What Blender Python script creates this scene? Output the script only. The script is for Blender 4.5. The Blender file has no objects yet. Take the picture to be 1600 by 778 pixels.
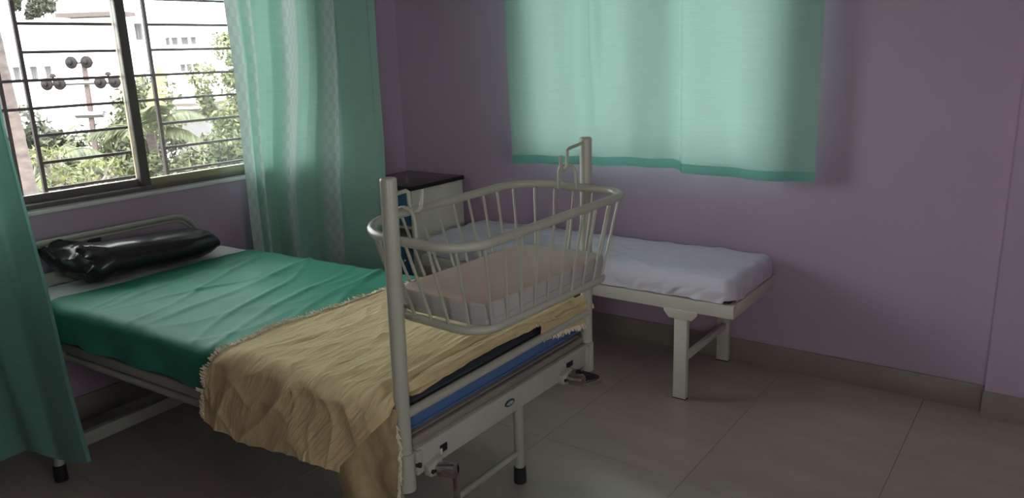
import bpy, bmesh, math, random
import numpy as np
from mathutils import Vector, Matrix, noise

random.seed(7)
rng = np.random.default_rng(7)
SC = bpy.context.scene
COL = SC.collection
PI = math.pi

# ------------------------------------------------------------------ camera
cam_data = bpy.data.cameras.new('camera')
cam_data.sensor_fit = 'HORIZONTAL'
cam_data.sensor_width = 36.0
cam_data.lens = 26.93
cam_data.clip_start = 0.05
cam_data.clip_end = 500
cam = bpy.data.objects.new('camera', cam_data)
COL.objects.link(cam)
yaw, pitch, roll = math.radians(-36.555), math.radians(-14.36), math.radians(-1.992)
fw = Vector((math.sin(yaw) * math.cos(pitch), math.cos(yaw) * math.cos(pitch), math.sin(pitch)))
rt = fw.cross(Vector((0, 0, 1))).normalized()
up = rt.cross(fw)
r2 = rt * math.cos(roll) + up * math.sin(roll)
u2 = -rt * math.sin(roll) + up * math.cos(roll)
M = Matrix((r2, u2, -fw)).transposed().to_4x4()
M.translation = Vector((0, 0, 1.515))
cam.matrix_world = M
SC.camera = cam

# ------------------------------------------------------------------ world, sun, exposure
SC.view_settings.view_transform = 'Standard'
SC.view_settings.look = 'None'
SC.view_settings.exposure = 0.42
SC.view_settings.gamma = 1.0
SC.view_settings.use_curve_mapping = False
W = bpy.data.worlds.new('sky')
SC.world = W
W.use_nodes = True
nt = W.node_tree
nt.nodes.clear()
wo = nt.nodes.new('ShaderNodeOutputWorld')
bg = nt.nodes.new('ShaderNodeBackground')
sky = nt.nodes.new('ShaderNodeTexSky')
sky.sky_type = 'NISHITA'
sky.sun_disc = False
sky.sun_elevation = math.radians(52)
sky.sun_rotation = math.radians(140)
sky.air_density = 1.6
sky.dust_density = 4.0
hz = nt.nodes.new('ShaderNodeMixRGB')
hz.inputs[0].default_value = 0.7
hz.inputs[2].default_value = (9.0, 8.9, 8.8, 1)
bg.inputs[1].default_value = 1.25
nt.links.new(sky.outputs[0], hz.inputs[1])
nt.links.new(hz.outputs[0], bg.inputs[0])
nt.links.new(bg.outputs[0], wo.inputs[0])

sun_data = bpy.data.lights.new('sun', 'SUN')
sun_data.energy = 4.5
sun_data.angle = math.radians(0.8)
sun_data.color = (1.0, 0.95, 0.86)
sun = bpy.data.objects.new('sun', sun_data)
COL.objects.link(sun)
sd = Vector((0.55, -0.45, 0.95)).normalized()          # towards the sun: behind the viewer's right shoulder, high
sun.rotation_euler = sd.to_track_quat('Z', 'Y').to_euler()
sun.location = (6, -6, 12)


def portal(name, loc, rot, sx, sy):
    d = bpy.data.lights.new(name, 'AREA')
    d.shape = 'RECTANGLE'
    d.size, d.size_y = sx, sy
    d.cycles.is_portal = True
    o = bpy.data.objects.new(name, d)
    COL.objects.link(o)
    o.location = loc
    o.rotation_euler = rot


portal('daylight_portal', (-3.58, 1.75, 1.6), (0, -PI / 2, 0), 1.35, 2.1)
portal('daylight_portal', (-1.735, 3.66, 1.6), (-PI / 2, 0, 0), 1.6, 1.35)
portal('daylight_portal', (1.91, 0.425, 1.62), (0, PI / 2, 0), 1.10, 0.80)
portal('daylight_portal', (0.60, -1.46, 1.62), (PI / 2, 0, 0), 0.85, 1.10)
SC.cycles.use_denoising = True
SC.cycles.max_bounces = 14
SC.cycles.diffuse_bounces = 10
SC.cycles.transparent_max_bounces = 16
SC.cycles.sample_clamp_indirect = 8.0

# ------------------------------------------------------------------ materials


def nodes(name):
    m = bpy.data.materials.new(name)
    m.use_nodes = True
    t = m.node_tree
    t.nodes.clear()
    out = t.nodes.new('ShaderNodeOutputMaterial')
    return m, t, out


def c4(c):
    return (c[0], c[1], c[2], 1.0)


def pbr(name, col, rough=0.5, metal=0.0, var=0.08, scale=6.0, bump=0.0, bscale=60.0, spec=0.5, stretch=None, coat=0.0, detail=4):
    """Principled with a noise-driven colour variation and fine relief."""
    m, t, out = nodes(name)
    b = t.nodes.new('ShaderNodeBsdfPrincipled')
    b.inputs['Roughness'].default_value = rough
    b.inputs['Metallic'].default_value = metal
    b.inputs['Specular IOR Level'].default_value = spec
    b.inputs['Coat Weight'].default_value = coat
    tc = t.nodes.new('ShaderNodeTexCoord')
    mp = t.nodes.new('ShaderNodeMapping')
    if stretch:
        mp.inputs['Scale'].default_value = stretch
    t.links.new(tc.outputs['Object'], mp.inputs[0])
    n = t.nodes.new('ShaderNodeTexNoise')
    n.inputs['Scale'].default_value = scale
    n.inputs['Detail'].default_value = detail
    t.links.new(mp.outputs[0], n.inputs['Vector'])
    r = t.nodes.new('ShaderNodeValToRGB')
    r.color_ramp.elements[0].position = 0.3
    r.color_ramp.elements[1].position = 0.7
    r.color_ramp.elements[0].color = c4([x * (1 - var) for x in col])
    r.color_ramp.elements[1].color = c4([min(1, x * (1 + var)) for x in col])
    t.links.new(n.outputs['Fac'], r.inputs[0])
    t.links.new(r.outputs[0], b.inputs['Base Color'])
    if bump:
        n2 = t.nodes.new('ShaderNodeTexNoise')
        n2.inputs['Scale'].default_value = bscale
        n2.inputs['Detail'].default_value = 5
        t.links.new(mp.outputs[0], n2.inputs['Vector'])
        bp = t.nodes.new('ShaderNodeBump')
        bp.inputs['Strength'].default_value = bump
        bp.inputs['Distance'].default_value = 0.01
        t.links.new(n2.outputs['Fac'], bp.inputs['Height'])
        t.links.new(bp.outputs[0], b.inputs['Normal'])
    t.links.new(b.outputs[0], out.inputs[0])
    return m


def curtain_mat(name, col, trans=0.45, col2=None, stripes=(), hem=None):
    """Woven curtain cloth: diffuse + translucent, horizontal slub threads; UV x along the width, y up."""
    m, t, out = nodes(name)
    L = t.links.new
    uv = t.nodes.new('ShaderNodeUVMap')
    sep = t.nodes.new('ShaderNodeSeparateXYZ')
    L(uv.outputs[0], sep.inputs[0])
    mp = t.nodes.new('ShaderNodeMapping')
    mp.inputs['Scale'].default_value = (9, 170, 1)
    L(uv.outputs[0], mp.inputs[0])
    n = t.nodes.new('ShaderNodeTexNoise')
    n.inputs['Scale'].default_value = 1.0
    n.inputs['Detail'].default_value = 6
    L(mp.outputs[0], n.inputs['Vector'])
    r = t.nodes.new('ShaderNodeValToRGB')
    r.color_ramp.elements[0].position = 0.35
    r.color_ramp.elements[1].position = 0.62
    r.color_ramp.elements[0].color = c4([x * 0.97 for x in col])
    r.color_ramp.elements[1].color = c4([min(1, x * 1.02) for x in col])
    L(n.outputs['Fac'], r.inputs[0])
    color = r.outputs[0]
    rough_src = None
    for (u0, u1) in stripes:                      # satin stripes with a small basket check
        ck = t.nodes.new('ShaderNodeTexChecker')
        ck.inputs['Scale'].default_value = 1.0
        mp2 = t.nodes.new('ShaderNodeMapping')
        mp2.inputs['Scale'].default_value = (60, 52, 1)
        L(uv.outputs[0], mp2.inputs[0])
        L(mp2.outputs[0], ck.inputs['Vector'])
        ck.inputs['Color1'].default_value = c4(col2)
        ck.inputs['Color2'].default_value = c4([x * 0.90 for x in col2])
        g1 = t.nodes.new('ShaderNodeMapRange')
        g1.inputs[1].default_value, g1.inputs[2].default_value = u0 - 0.012, u0 + 0.012
        L(sep.outputs[0], g1.inputs[0])
        g2 = t.nodes.new('ShaderNodeMapRange')
        g2.inputs[1].default_value, g2.inputs[2].default_value = u1 + 0.012, u1 - 0.012
        L(sep.outputs[0], g2.inputs[0])
        mul = t.nodes.new('ShaderNodeMath')
        mul.operation = 'MULTIPLY'
        L(g1.outputs[0], mul.inputs[0])
        L(g2.outputs[0], mul.inputs[1])
        mx = t.nodes.new('ShaderNodeMixRGB')
        L(mul.outputs[0], mx.inputs[0])
        L(color, mx.inputs[1])
        L(ck.outputs[0], mx.inputs[2])
        color = mx.outputs[0]
    d = t.nodes.new('ShaderNodeBsdfPrincipled')
    d.inputs['Roughness'].default_value = 0.62
    d.inputs['Specular IOR Level'].default_value = 0.25
    d.inputs['Sheen Weight'].default_value = 0.15
    tr = t.nodes.new('ShaderNodeBsdfTranslucent')
    L(color, d.inputs['Base Color'])
    L(color, tr.inputs['Color'])
    bp = t.nodes.new('ShaderNodeBump')
    bp.inputs['Strength'].default_value = 0.2
    bp.inputs['Distance'].default_value = 0.001
    L(n.outputs['Fac'], bp.inputs['Height'])
    L(bp.outputs[0], d.inputs['Normal'])
    mix = t.nodes.new('ShaderNodeMixShader')
    mix.inputs[0].default_value = trans
    L(d.outputs[0], mix.inputs[1])
    L(tr.outputs[0], mix.inputs[2])
    L(mix.outputs[0], out.inputs[0])
    return m


def cloth_mat(name, col, rough=0.8, trans=0.0, wscale=(30, 30, 1), wb=0.3, var=0.1, dist=0.006, spec=0.2):
    m, t, out = nodes(name)
    L = t.links.new
    uv = t.nodes.new('ShaderNodeUVMap')
    mp = t.nodes.new('ShaderNodeMapping')
    mp.inputs['Scale'].default_value = wscale
    L(uv.outputs[0], mp.inputs[0])
    n = t.nodes.new('ShaderNodeTexNoise')
    n.inputs['Scale'].default_value = 1.0
    n.inputs['Detail'].default_value = 7
    n.inputs['Distortion'].default_value = 0.6
    L(mp.outputs[0], n.inputs['Vector'])
    r = t.nodes.new('ShaderNodeValToRGB')
    r.color_ramp.elements[0].position = 0.3
    r.color_ramp.elements[1].position = 0.7
    r.color_ramp.elements[0].color = c4([x * (1 - var) for x in col])
    r.color_ramp.elements[1].color = c4([min(1, x * (1 + var)) for x in col])
    L(n.outputs['Fac'], r.inputs[0])
    d = t.nodes.new('ShaderNodeBsdfPrincipled')
    d.inputs['Roughness'].default_value = rough
    d.inputs['Specular IOR Level'].default_value = spec
    L(r.outputs[0], d.inputs['Base Color'])
    bp = t.nodes.new('ShaderNodeBump')
    bp.inputs['Strength'].default_value = wb
    bp.inputs['Distance'].default_value = dist
    L(n.outputs['Fac'], bp.inputs['Height'])
    L(bp.outputs[0], d.inputs['Normal'])
    if trans:
        tr = t.nodes.new('ShaderNodeBsdfTranslucent')
        L(r.outputs[0], tr.inputs['Color'])
        mix = t.nodes.new('ShaderNodeMixShader')
        mix.inputs[0].default_value = trans
        L(d.outputs[0], mix.inputs[1])
        L(tr.outputs[0], mix.inputs[2])
        L(mix.outputs[0], out.inputs[0])
    else:
        L(d.outputs[0], out.inputs[0])
    return m


def glass_mat(name, haze=0.03):
    m, t, out = nodes(name)
    L = t.links.new
    tp = t.nodes.new('ShaderNodeBsdfTransparent')
    tp.inputs[0].default_value = (0.95, 0.97, 0.96, 1)
    gl = t.nodes.new('ShaderNodeBsdfGlossy')
    gl.inputs['Roughness'].default_value = 0.02
    fr = t.nodes.new('ShaderNodeFresnel')
    fr.inputs[0].default_value = 1.45
    m1 = t.nodes.new('ShaderNodeMixShader')
    L(fr.outputs[0], m1.inputs[0])
    L(tp.outputs[0], m1.inputs[1])
    L(gl.outputs[0], m1.inputs[2])
    tr = t.nodes.new('ShaderNodeBsdfTranslucent')
    tr.inputs[0].default_value = (0.8, 0.8, 0.78, 1)
    n = t.nodes.new('ShaderNodeTexNoise')
    n.inputs['Scale'].default_value = 3.0
    mr = t.nodes.new('ShaderNodeMapRange')
    mr.inputs[3].default_value = haze * 0.5
    mr.inputs[4].default_value = haze * 1.5
    L(n.outputs['Fac'], mr.inputs[0])
    m2 = t.nodes.new('ShaderNodeMixShader')
    L(mr.outputs[0], m2.inputs[0])
    L(m1.outputs[0], m2.inputs[1])
    L(tr.outputs[0], m2.inputs[2])
    L(m2.outputs[0], out.inputs[0])
    return m


def leaf_mat(name, col, col2, trans=0.35):
    m, t, out = nodes(name)
    L = t.links.new
    g = t.nodes.new('ShaderNodeNewGeometry')
    r = t.nodes.new('ShaderNodeValToRGB')
    r.color_ramp.elements[0].color = c4(col)
    r.color_ramp.elements[1].color = c4(col2)
    L(g.outputs['Random Per Island'], r.inputs[0])
    d = t.nodes.new('ShaderNodeBsdfPrincipled')
    d.inputs['Roughness'].default_value = 0.5
    L(r.outputs[0], d.inputs['Base Color'])
    tr = t.nodes.new('ShaderNodeBsdfTranslucent')
    L(r.outputs[0], tr.inputs['Color'])
    mix = t.nodes.new('ShaderNodeMixShader')
    mix.inputs[0].default_value = trans
    L(d.outputs[0], mix.inputs[1])
    L(tr.outputs[0], mix.inputs[2])
    L(mix.outputs[0], out.inputs[0])
    return m


MT = {}
MT['wall'] = pbr('mauve_wall_paint', (0.485, 0.360, 0.475), 0.55, var=0.03, scale=1.5, bump=0.04, bscale=35, spec=0.35)
MT['ceiling'] = pbr('white_ceiling_paint', (0.78, 0.76, 0.76), 0.8, var=0.02)
MT['baseboard'] = pbr('brown_grey_tile_skirting', (0.27, 0.23, 0.195), 0.3, var=0.08, scale=4)
MT['tile'] = pbr('beige_vitrified_tile', (0.40, 0.335, 0.285), 0.27, var=0.07, scale=2.2, spec=0.5, stretch=(1, 3.5, 1), detail=7)
MT['grout'] = pbr('dark_grout', (0.16, 0.13, 0.11), 0.9)
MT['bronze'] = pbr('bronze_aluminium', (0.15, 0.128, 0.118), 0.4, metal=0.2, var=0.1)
MT['bronze_lit'] = pbr('bronze_aluminium_lit', (0.36, 0.315, 0.20), 0.4, metal=0.15, var=0.1)  # same bronze aluminium, with the light on its edges put into the colour
MT['grille'] = pbr('dark_brown_grille_paint', (0.024, 0.016, 0.015), 0.6, var=0.15, scale=20, spec=0.2)
MT['marble'] = pbr('white_marble_sill', (0.75, 0.73, 0.72), 0.25, var=0.06, scale=5)
MT['cream'] = pbr('cream_enamel_paint', (0.385, 0.385, 0.32), 0.34, var=0.05, scale=14, bump=0.03, bscale=80)
MT['white_paint'] = pbr('off_white_enamel_paint', (0.60, 0.575, 0.49), 0.4, var=0.04, scale=14, bump=0.02, bscale=90)
MT['chrome'] = pbr('worn_chrome', (0.55, 0.53, 0.50), 0.22, metal=1.0, var=0.15, scale=30)
MT['rubber'] = pbr('black_rubber', (0.012, 0.012, 0.012), 0.6)
MT['black'] = pbr('black_paint', (0.010, 0.010, 0.011), 0.5)
MT['bolt'] = pbr('dark_bolt_metal', (0.06, 0.05, 0.045), 0.4, metal=0.8)
MT['rexine'] = pbr('black_rexine', (0.012, 0.011, 0.014), 0.25, var=0.2, scale=9, bump=0.06, bscale=30, spec=0.6)
MT['blue'] = pbr('blue_rexine', (0.06, 0.135, 0.30), 0.42, var=0.06, scale=10, bump=0.05, bscale=50)
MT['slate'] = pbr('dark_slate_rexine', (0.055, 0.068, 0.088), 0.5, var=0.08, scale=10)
MT['deck'] = pbr('brown_grey_bed_deck', (0.23, 0.20, 0.165), 0.45, var=0.08)
MT['green'] = cloth_mat('green_bed_sheet_cotton', (0.045, 0.285, 0.185), 0.62, wscale=(5, 9, 1), wb=0.25, var=0.05, dist=0.01, spec=0.3)
MT['white_sheet'] = cloth_mat('white_cotton_sheet', (0.80, 0.785, 0.79), 0.85, wscale=(5, 26, 1), wb=0.3, var=0.03, dist=0.006)
MT['cot_sheet'] = cloth_mat('bluish_white_cotton_sheet', (0.635, 0.605, 0.68), 0.8, wscale=(16, 8, 1), wb=0.22, var=0.03, dist=0.006)
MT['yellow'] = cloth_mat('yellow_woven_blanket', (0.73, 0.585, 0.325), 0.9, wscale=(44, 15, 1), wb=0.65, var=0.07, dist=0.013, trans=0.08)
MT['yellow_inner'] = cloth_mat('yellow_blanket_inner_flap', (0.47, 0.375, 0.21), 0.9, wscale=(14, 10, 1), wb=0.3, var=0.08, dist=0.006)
MT['fringe'] = pbr('cream_fringe_threads', (0.74, 0.63, 0.45), 0.9, var=0.15, scale=40)
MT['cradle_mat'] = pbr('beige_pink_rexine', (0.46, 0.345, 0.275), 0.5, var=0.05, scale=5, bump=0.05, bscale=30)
MT['cradle_side'] = pbr('rexine_sides_greyer', (0.37, 0.36, 0.345), 0.45, var=0.05, scale=6, bump=0.05, bscale=30)  # sides of the mattress coloured greyer than its top
MT['cot_foam'] = pbr('dark_cot_mattress', (0.05, 0.055, 0.07), 0.7)
MT['locker_white'] = pbr('white_laminate', (0.60, 0.575, 0.50), 0.45, var=0.03)
MT['locker_top'] = pbr('dark_brown_laminate', (0.075, 0.058, 0.055), 0.25, var=0.15, scale=6, stretch=(1, 8, 1))
MT['locker_blue'] = pbr('blue_laminate', (0.03, 0.11, 0.22), 0.4, var=0.05)
MT['badge_dark'] = pbr('dark_teal_badge', (0.02, 0.05, 0.065), 0.4)
MT['badge_pale'] = pbr('pale_teal_badge_print', (0.28, 0.36, 0.40), 0.5, var=0.2, scale=120)
MT['glass_left'] = glass_mat('clear_window_glass', 0.003)
MT['glass_right'] = glass_mat('dusty_window_glass', 0.011)
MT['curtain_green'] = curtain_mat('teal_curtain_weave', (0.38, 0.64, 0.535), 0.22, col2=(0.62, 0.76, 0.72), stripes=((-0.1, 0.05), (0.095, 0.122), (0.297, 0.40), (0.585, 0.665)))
MT['curtain_near'] = curtain_mat('teal_curtain_weave_plain', (0.16, 0.355, 0.29), 0.22)  # plain weave, colour darkened to stand for its unlit side
MT['curtain_back'] = curtain_mat('sea_green_curtain_weave', (0.325, 0.515, 0.455), 0.19)
MT['hem_back'] = curtain_mat('sea_green_curtain_hem', (0.17, 0.44, 0.365), 0.16)
MT['rod'] = pbr('steel_curtain_rod', (0.5, 0.5, 0.5), 0.3, metal=1)
# outdoors
MT['bark_palm'] = pbr('ringed_palm_bark', (0.055, 0.042, 0.038), 0.9, var=0.4, scale=7, bump=0.4, bscale=9, stretch=(1, 1, 3))
MT['bark'] = pbr('grey_brown_bark', (0.05, 0.04, 0.033), 0.9, var=0.25, scale=8, bump=0.5, bscale=20)
MT['pale_bark'] = pbr('pale_grey_bark', (0.14, 0.13, 0.11), 0.85, var=0.2, scale=8)
MT['leaf_a'] = leaf_mat('mid_green_leaves', (0.016, 0.026, 0.008), (0.095, 0.11, 0.04))
MT['leaf_b'] = leaf_mat('yellow_green_leaves', (0.030, 0.042, 0.011), (0.16, 0.17, 0.06))
MT['leaf_c'] = leaf_mat('grey_green_leaves', (0.016, 0.022, 0.012), (0.07, 0.078, 0.045))
MT['frond'] = leaf_mat('palm_frond_leaflets', (0.025, 0.035, 0.014), (0.10, 0.115, 0.05))
MT['frond_y'] = leaf_mat('yellowing_frond_leaflets', (0.12, 0.13, 0.04), (0.20, 0.20, 0.08))
MT['bld_white'] = pbr('white_painted_render', (0.80, 0.79, 0.78), 0.85, var=0.03, scale=0.6)
MT['bld_cream'] = pbr('cream_painted_render', (0.76, 0.70, 0.64), 0.85, var=0.04, scale=0.6)
MT['bld_slab'] = pbr('brown_roof_slab', (0.055, 0.04, 0.038), 0.8, var=0.15)
MT['bld_peach'] = pbr('peach_painted_render', (0.22, 0.14, 0.11), 0.85, var=0.08)
MT['bld_glass'] = pbr('dim_window_glass', (0.035, 0.035, 0.042), 0.3, var=0.3, scale=2)
MT['bld_frame'] = pbr('grey_window_frame', (0.085, 0.083, 0.09), 0.6)
MT['pole_steel'] = pbr('rusty_steel_pole', (0.045, 0.029, 0.026), 0.8, var=0.2, scale=6)
MT['galv'] = pbr('galvanised_steel', (0.10, 0.10, 0.10), 0.6, metal=0.2)
MT['insulator'] = pbr('brown_glazed_porcelain', (0.008, 0.006, 0.006), 0.6, spec=0.15, var=0.2)
MT['sheet_roof'] = pbr('corrugated_metal_sheet', (0.20, 0.21, 0.225), 0.5, metal=0.2, var=0.1, scale=3)
MT['ground'] = pbr('dry_earth', (0.08, 0.068, 0.05), 0.95, var=0.2, scale=0.4)

# ------------------------------------------------------------------ mesh helpers


def bm_box(bm, x0, x1, y0, y1, z0, z1, bev=0.0, seg=2):
    vs = [bm.verts.new((x, y, z)) for x in (x0, x1) for y in (y0, y1) for z in (z0, z1)]
    idx = [(0, 1, 3, 2), (4, 6, 7, 5), (0, 4, 5, 1), (2, 3, 7, 6), (0, 2, 6, 4), (1, 5, 7, 3)]
    fs = [bm.faces.new([vs[i] for i in f]) for f in idx]
    if bev:
        es = set(e for f in fs for e in f.edges)
        bmesh.ops.bevel(bm, geom=list(es), offset=bev, segments=seg, profile=0.5, affect='EDGES')
    return vs


def bm_tube(bm, pts, r, seg=12, closed=False, cap=True):
    """tube swept along a polyline; r is a number or one radius per point"""
    pts = [Vector(p) for p in pts]
    n = len(pts)
    rs = r if isinstance(r, (list, tuple)) else [r] * n
    rings = []
    prev = None
    for i, p in enumerate(pts):
        if closed:
            d = pts[(i + 1) % n] - pts[i - 1]
        else:
            d = pts[min(i + 1, n - 1)] - pts[max(i - 1, 0)]
        d.normalize()
        if prev is None:
            a = Vector((0, 0, 1)) if abs(d.z) < 0.9 else Vector((1, 0, 0))
            a = (a - d * a.dot(d)).normalized()
        else:
            a = prev - d * prev.dot(d)
            a.normalize()
        prev = a
        b = d.cross(a)
        rings.append([bm.verts.new(p + (a * math.cos(2 * PI * k / seg) + b * math.sin(2 * PI * k / seg)) * rs[i]) for k in range(seg)])
    m = n if closed else n - 1
    for i in range(m):
        A, B = rings[i], rings[(i + 1) % n]
        sh = 0
        if closed and i == n - 1:
            best = None
            for s in range(seg):
                dd = sum((A[k].co - B[(k + s) % seg].co).length for k in range(0, seg, 2))
                if best is None or dd < best:
                    best, sh = dd, s
        for k in range(seg):
            bm.faces.new((A[k], A[(k + 1) % seg], B[(k + 1 + sh) % seg], B[(k + sh) % seg]))
    if cap and not closed:
        bm.faces.new(list(reversed(rings[0])))
        bm.faces.new(rings[-1])


def bm_prism(bm, poly, axis, t0, t1, bev=0.0):
    """extrude a 2-D polygon along axis 0/1/2 from t0 to t1"""
    def mk(p, t):
        v = [p[0], p[1]]
        v.insert(axis, t)
        return bm.verts.new(v)
    A = [mk(p, t0) for p in poly]
    B = [mk(p, t1) for p in poly]
    n = len(poly)
    fs = [bm.faces.new(list(reversed(A))), bm.faces.new(B)]
    for i in range(n):
        fs.append(bm.faces.new((A[i], A[(i + 1) % n], B[(i + 1) % n], B[i])))
    if bev:
        es = set(e for f in fs for e in f.edges)
        bmesh.ops.bevel(bm, geom=list(es), offset=bev, segments=2, profile=0.5, affect='EDGES')


def bm_grid(bm, nu, nv, fn, uvname='UVMap', wrap_u=False):
    """grid of fn(s, t) -> xyz for s, t in 0..1 with UVs (s, t)"""
    lay = bm.loops.layers.uv.get(uvname) or bm.loops.layers.uv.new(uvname)
    V = [[bm.verts.new(fn(i / nu, j / nv)) for j in range(nv + 1)] for i in range(nu + 1)]
    for i in range(nu):
        for j in range(nv):
            f = bm.faces.new((V[i][j], V[i + 1][j], V[i + 1][j + 1], V[i][j + 1]))
            for lp, (a, b) in zip(f.loops, ((i, j), (i + 1, j), (i + 1, j + 1), (i, j + 1))):
                lp[lay].uv = (a / nu, b / nv)
    return V


def arc(cx, cy, r, a0, a1, n):
    return [(cx + r * math.cos(a0 + (a1 - a0) * k / n), cy + r * math.sin(a0 + (a1 - a0) * k / n)) for k in range(n + 1)]


def rounded_rect(hx, hy, r, n=8, rf=None):
    if rf:
        return (arc(hx - r, hy - r, r, 0, PI / 2, n) + arc(-hx + rf, hy - rf, rf, PI / 2, PI, n)
                + arc(-hx + rf, -hy + rf, rf, PI, 1.5 * PI, n) + arc(hx - r, -hy + r, r, 1.5 * PI, 2 * PI, n))
    return (arc(hx - r, hy - r, r, 0, PI / 2, n) + arc(-hx + r, hy - r, r, PI / 2, PI, n)
            + arc(-hx + r, -hy + r, r, PI, 1.5 * PI, n) + arc(hx - r, -hy + r, r, 1.5 * PI, 2 * PI, n))


def finish(name, bm, mat, parent=None, smooth=True, angle=40):
    """link a bmesh in world coordinates as one object; the parent's world location is taken off"""
    bmesh.ops.recalc_face_normals(bm, faces=bm.faces[:])
    me = bpy.data.meshes.new(name)
    off = Vector((0, 0, 0))
    p = parent
    while p is not None:
        off += p.location
        p = p.parent
    # origin at the mesh's own centre
    if bm.verts:
        xs = [v.co.x for v in bm.verts]
        ys = [v.co.y for v in bm.verts]
        zs = [v.co.z for v in bm.verts]
        o0 = Vector(((min(xs) + max(xs)) / 2, (min(ys) + max(ys)) / 2, min(zs)))
    else:
        o0 = Vector((0, 0, 0))
    bmesh.ops.translate(bm, verts=bm.verts[:], vec=-o0)
    bm.to_mesh(me)
    bm.free()
    if smooth:
        me.polygons.foreach_set('use_smooth', [True] * len(me.polygons))
        if angle:
            me.set_sharp_from_angle(angle=math.radians(angle))
    for mm in (mat if isinstance(mat, (list, tuple)) else [mat]):
        me.materials.append(mm)
    o = bpy.data.objects.new(name, me)
    COL.objects.link(o)
    o.parent = parent
    o.location = o0 - off
    return o


def thing(name, label, cat, loc, group=None):
    o = bpy.data.objects.new(name, None)
    o.empty_display_size = 0.1
    COL.objects.link(o)
    o.location = loc
    o['label'] = label
    o['category'] = cat
    if group:
        o['group'] = group
    return o


def tag(o, label, cat, group=None, kind=None):
    o['label'] = label
    o['category'] = cat
    if group:
        o['group'] = group
    if kind:
        o['kind'] = kind
    return o


def struct(o):
    o['kind'] = 'structure'
    return o


def B():
    return bmesh.new()


def box(name, mat, parent, x0, x1, y0, y1, z0, z1, bev=0.0):
    bm = B()
    bm_box(bm, x0, x1, y0, y1, z0, z1, bev)
    return finish(name, bm, mat, parent)


def tube(name, mat, parent, pts, r, seg=12, closed=False):
    bm = B()
    bm_tube(bm, pts, r, seg, closed)
    return finish(name, bm, mat, parent)


def nz(x, y, z=0.0):
    return noise.noise(Vector((x, y, z)))


def ridge(x, y, z=0.0):
    v = 1.0 - abs(noise.noise(Vector((x, y, z)))) * 2.0
    return max(0.0, v) ** 3


def smooth(a, b, x):
    t = max(0.0, min(1.0, (x - a) / (b - a)))
    return t * t * (3 - 2 * t)


def lerp_pts(pts, t):
    """piecewise-linear (t, value) table"""
    if t <= pts[0][0]:
        return pts[0][1]
    for (a, va), (b, vb) in zip(pts, pts[1:]):
        if t <= b:
            return va + (vb - va) * (t - a) / (b - a)
    return pts[-1][1]


# ------------------------------------------------------------------ room shell
XL, YB, XR, YF, ZC = -3.42, 3.508, 1.75, -1.30, 2.95
WY0, WY1, WZ0, WZ1 = 0.78, 2.82, 0.955, 2.22          # left window opening
BX0, BX1, BZ0, BZ1 = -2.45, -1.02, 0.955, 2.15        # back window opening


def wall_with_hole(name, axis, c0, c1, a0, a1, h0, h1, oa0, oa1, oh0, oh1):
    bm = B()
    rects = [(a0, oa0, h0, h1), (oa1, a1, h0, h1), (oa0, oa1, h0, oh0), (oa0, oa1, oh1, h1)]
    for (p0, p1, q0, q1) in rects:
        if axis == 0:
            bm_box(bm, c0, c1, p0, p1, q0, q1)
        else:
            bm_box(bm, p0, p1, c0, c1, q0, q1)
    return struct(finish(name, bm, MT['wall'], smooth=False))


wall_with_hole('wall_left', 0, XL - 0.16, XL, YF, YB + 0.16, 0, ZC, WY0, WY1, WZ0, WZ1)
wall_with_hole('wall_back', 1, YB, YB + 0.16, XL, XR, 0, ZC, BX0, BX1, BZ0, BZ1)
FY0, FY1, FZ0, FZ1 = 0.05, 0.80, 1.10, 2.15          # unseen window added for fill light in the right wall, beside the viewer
GX0, GX1 = 0.20, 1.0                                   # unseen window added for fill light behind the viewer
wall_with_hole('wall_front', 1, YF - 0.15, YF, XL, XR, 0, ZC, GX0, GX1, FZ0, FZ1)
struct(box('trim_3_sun_block', MT['ceiling'], None, GX0 - 0.3, GX1 + 1.3, YF - 1.2, YF - 0.15, 2.2, 2.3))  # unseen slab added to block sun at the window behind the viewer
struct(box('trim_2_sun_block', MT['ceiling'], None, XR + 0.15, XR + 1.2, FY0 - 1.5, FY1 + 0.3, 2.2, 2.3))   # unseen slab added to keep the sun out of the right wall's window
struct(box('ceiling', MT['ceiling'], None, XL - 0.16, XR + 0.15, YF - 0.15, YB + 0.16, ZC, ZC + 0.15))
struct(box('trim_1', MT['wall'], None, -0.178, 0.75, 3.45, YB + 0.01, 0, ZC))   # projecting pilaster at the right

wall_with_hole('wall_right', 0, XR, XR + 0.15, YF, YB + 0.16, 0, ZC, FY0, FY1, FZ0, FZ1)

# floor with tiles
floor = struct(box('floor', MT['grout'], None, XL - 0.16, XR + 0.15, YF - 0.15, YB + 0.16, -0.12, -0.004))
TX0, TY0, TS, GAP = -0.996, 2.328, 0.6, 0.0006
tile_mesh = None
ix0, ix1 = math.floor((XL - TX0) / TS), math.ceil((XR - TX0) / TS)
iy0, iy1 = math.floor((YF - TY0) / TS), math.ceil((YB - TY0) / TS)
for ix in range(ix0, ix1):
    for iy in range(iy0, iy1):
        x0, x1 = max(XL, TX0 + ix * TS), min(XR, TX0 + (ix + 1) * TS)
        y0, y1 = max(YF, TY0 + iy * TS), min(YB, TY0 + (iy + 1) * TS)
        full = (x1 - x0 > TS - 1e-4) and (y1 - y0 > TS - 1e-4)
        if x1 - x0 < 0.01 or y1 - y0 < 0.01:
            continue
        if full and tile_mesh is not None:
            o = bpy.data.objects.new('tile', tile_mesh)
            COL.objects.link(o)
            o.parent = floor
            o.location = Vector(((x0 + x1) / 2, (y0 + y1) / 2, -0.0045)) - floor.location
        else:
            bm = B()
            bm_box(bm, x0 + GAP, x1 - GAP, y0 + GAP, y1 - GAP, -0.0045, 0.0, 0.0008, 1)
            o = finish('tile', bm, MT['tile'], floor, smooth=False)
            if full:
                tile_mesh = o.data

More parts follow.
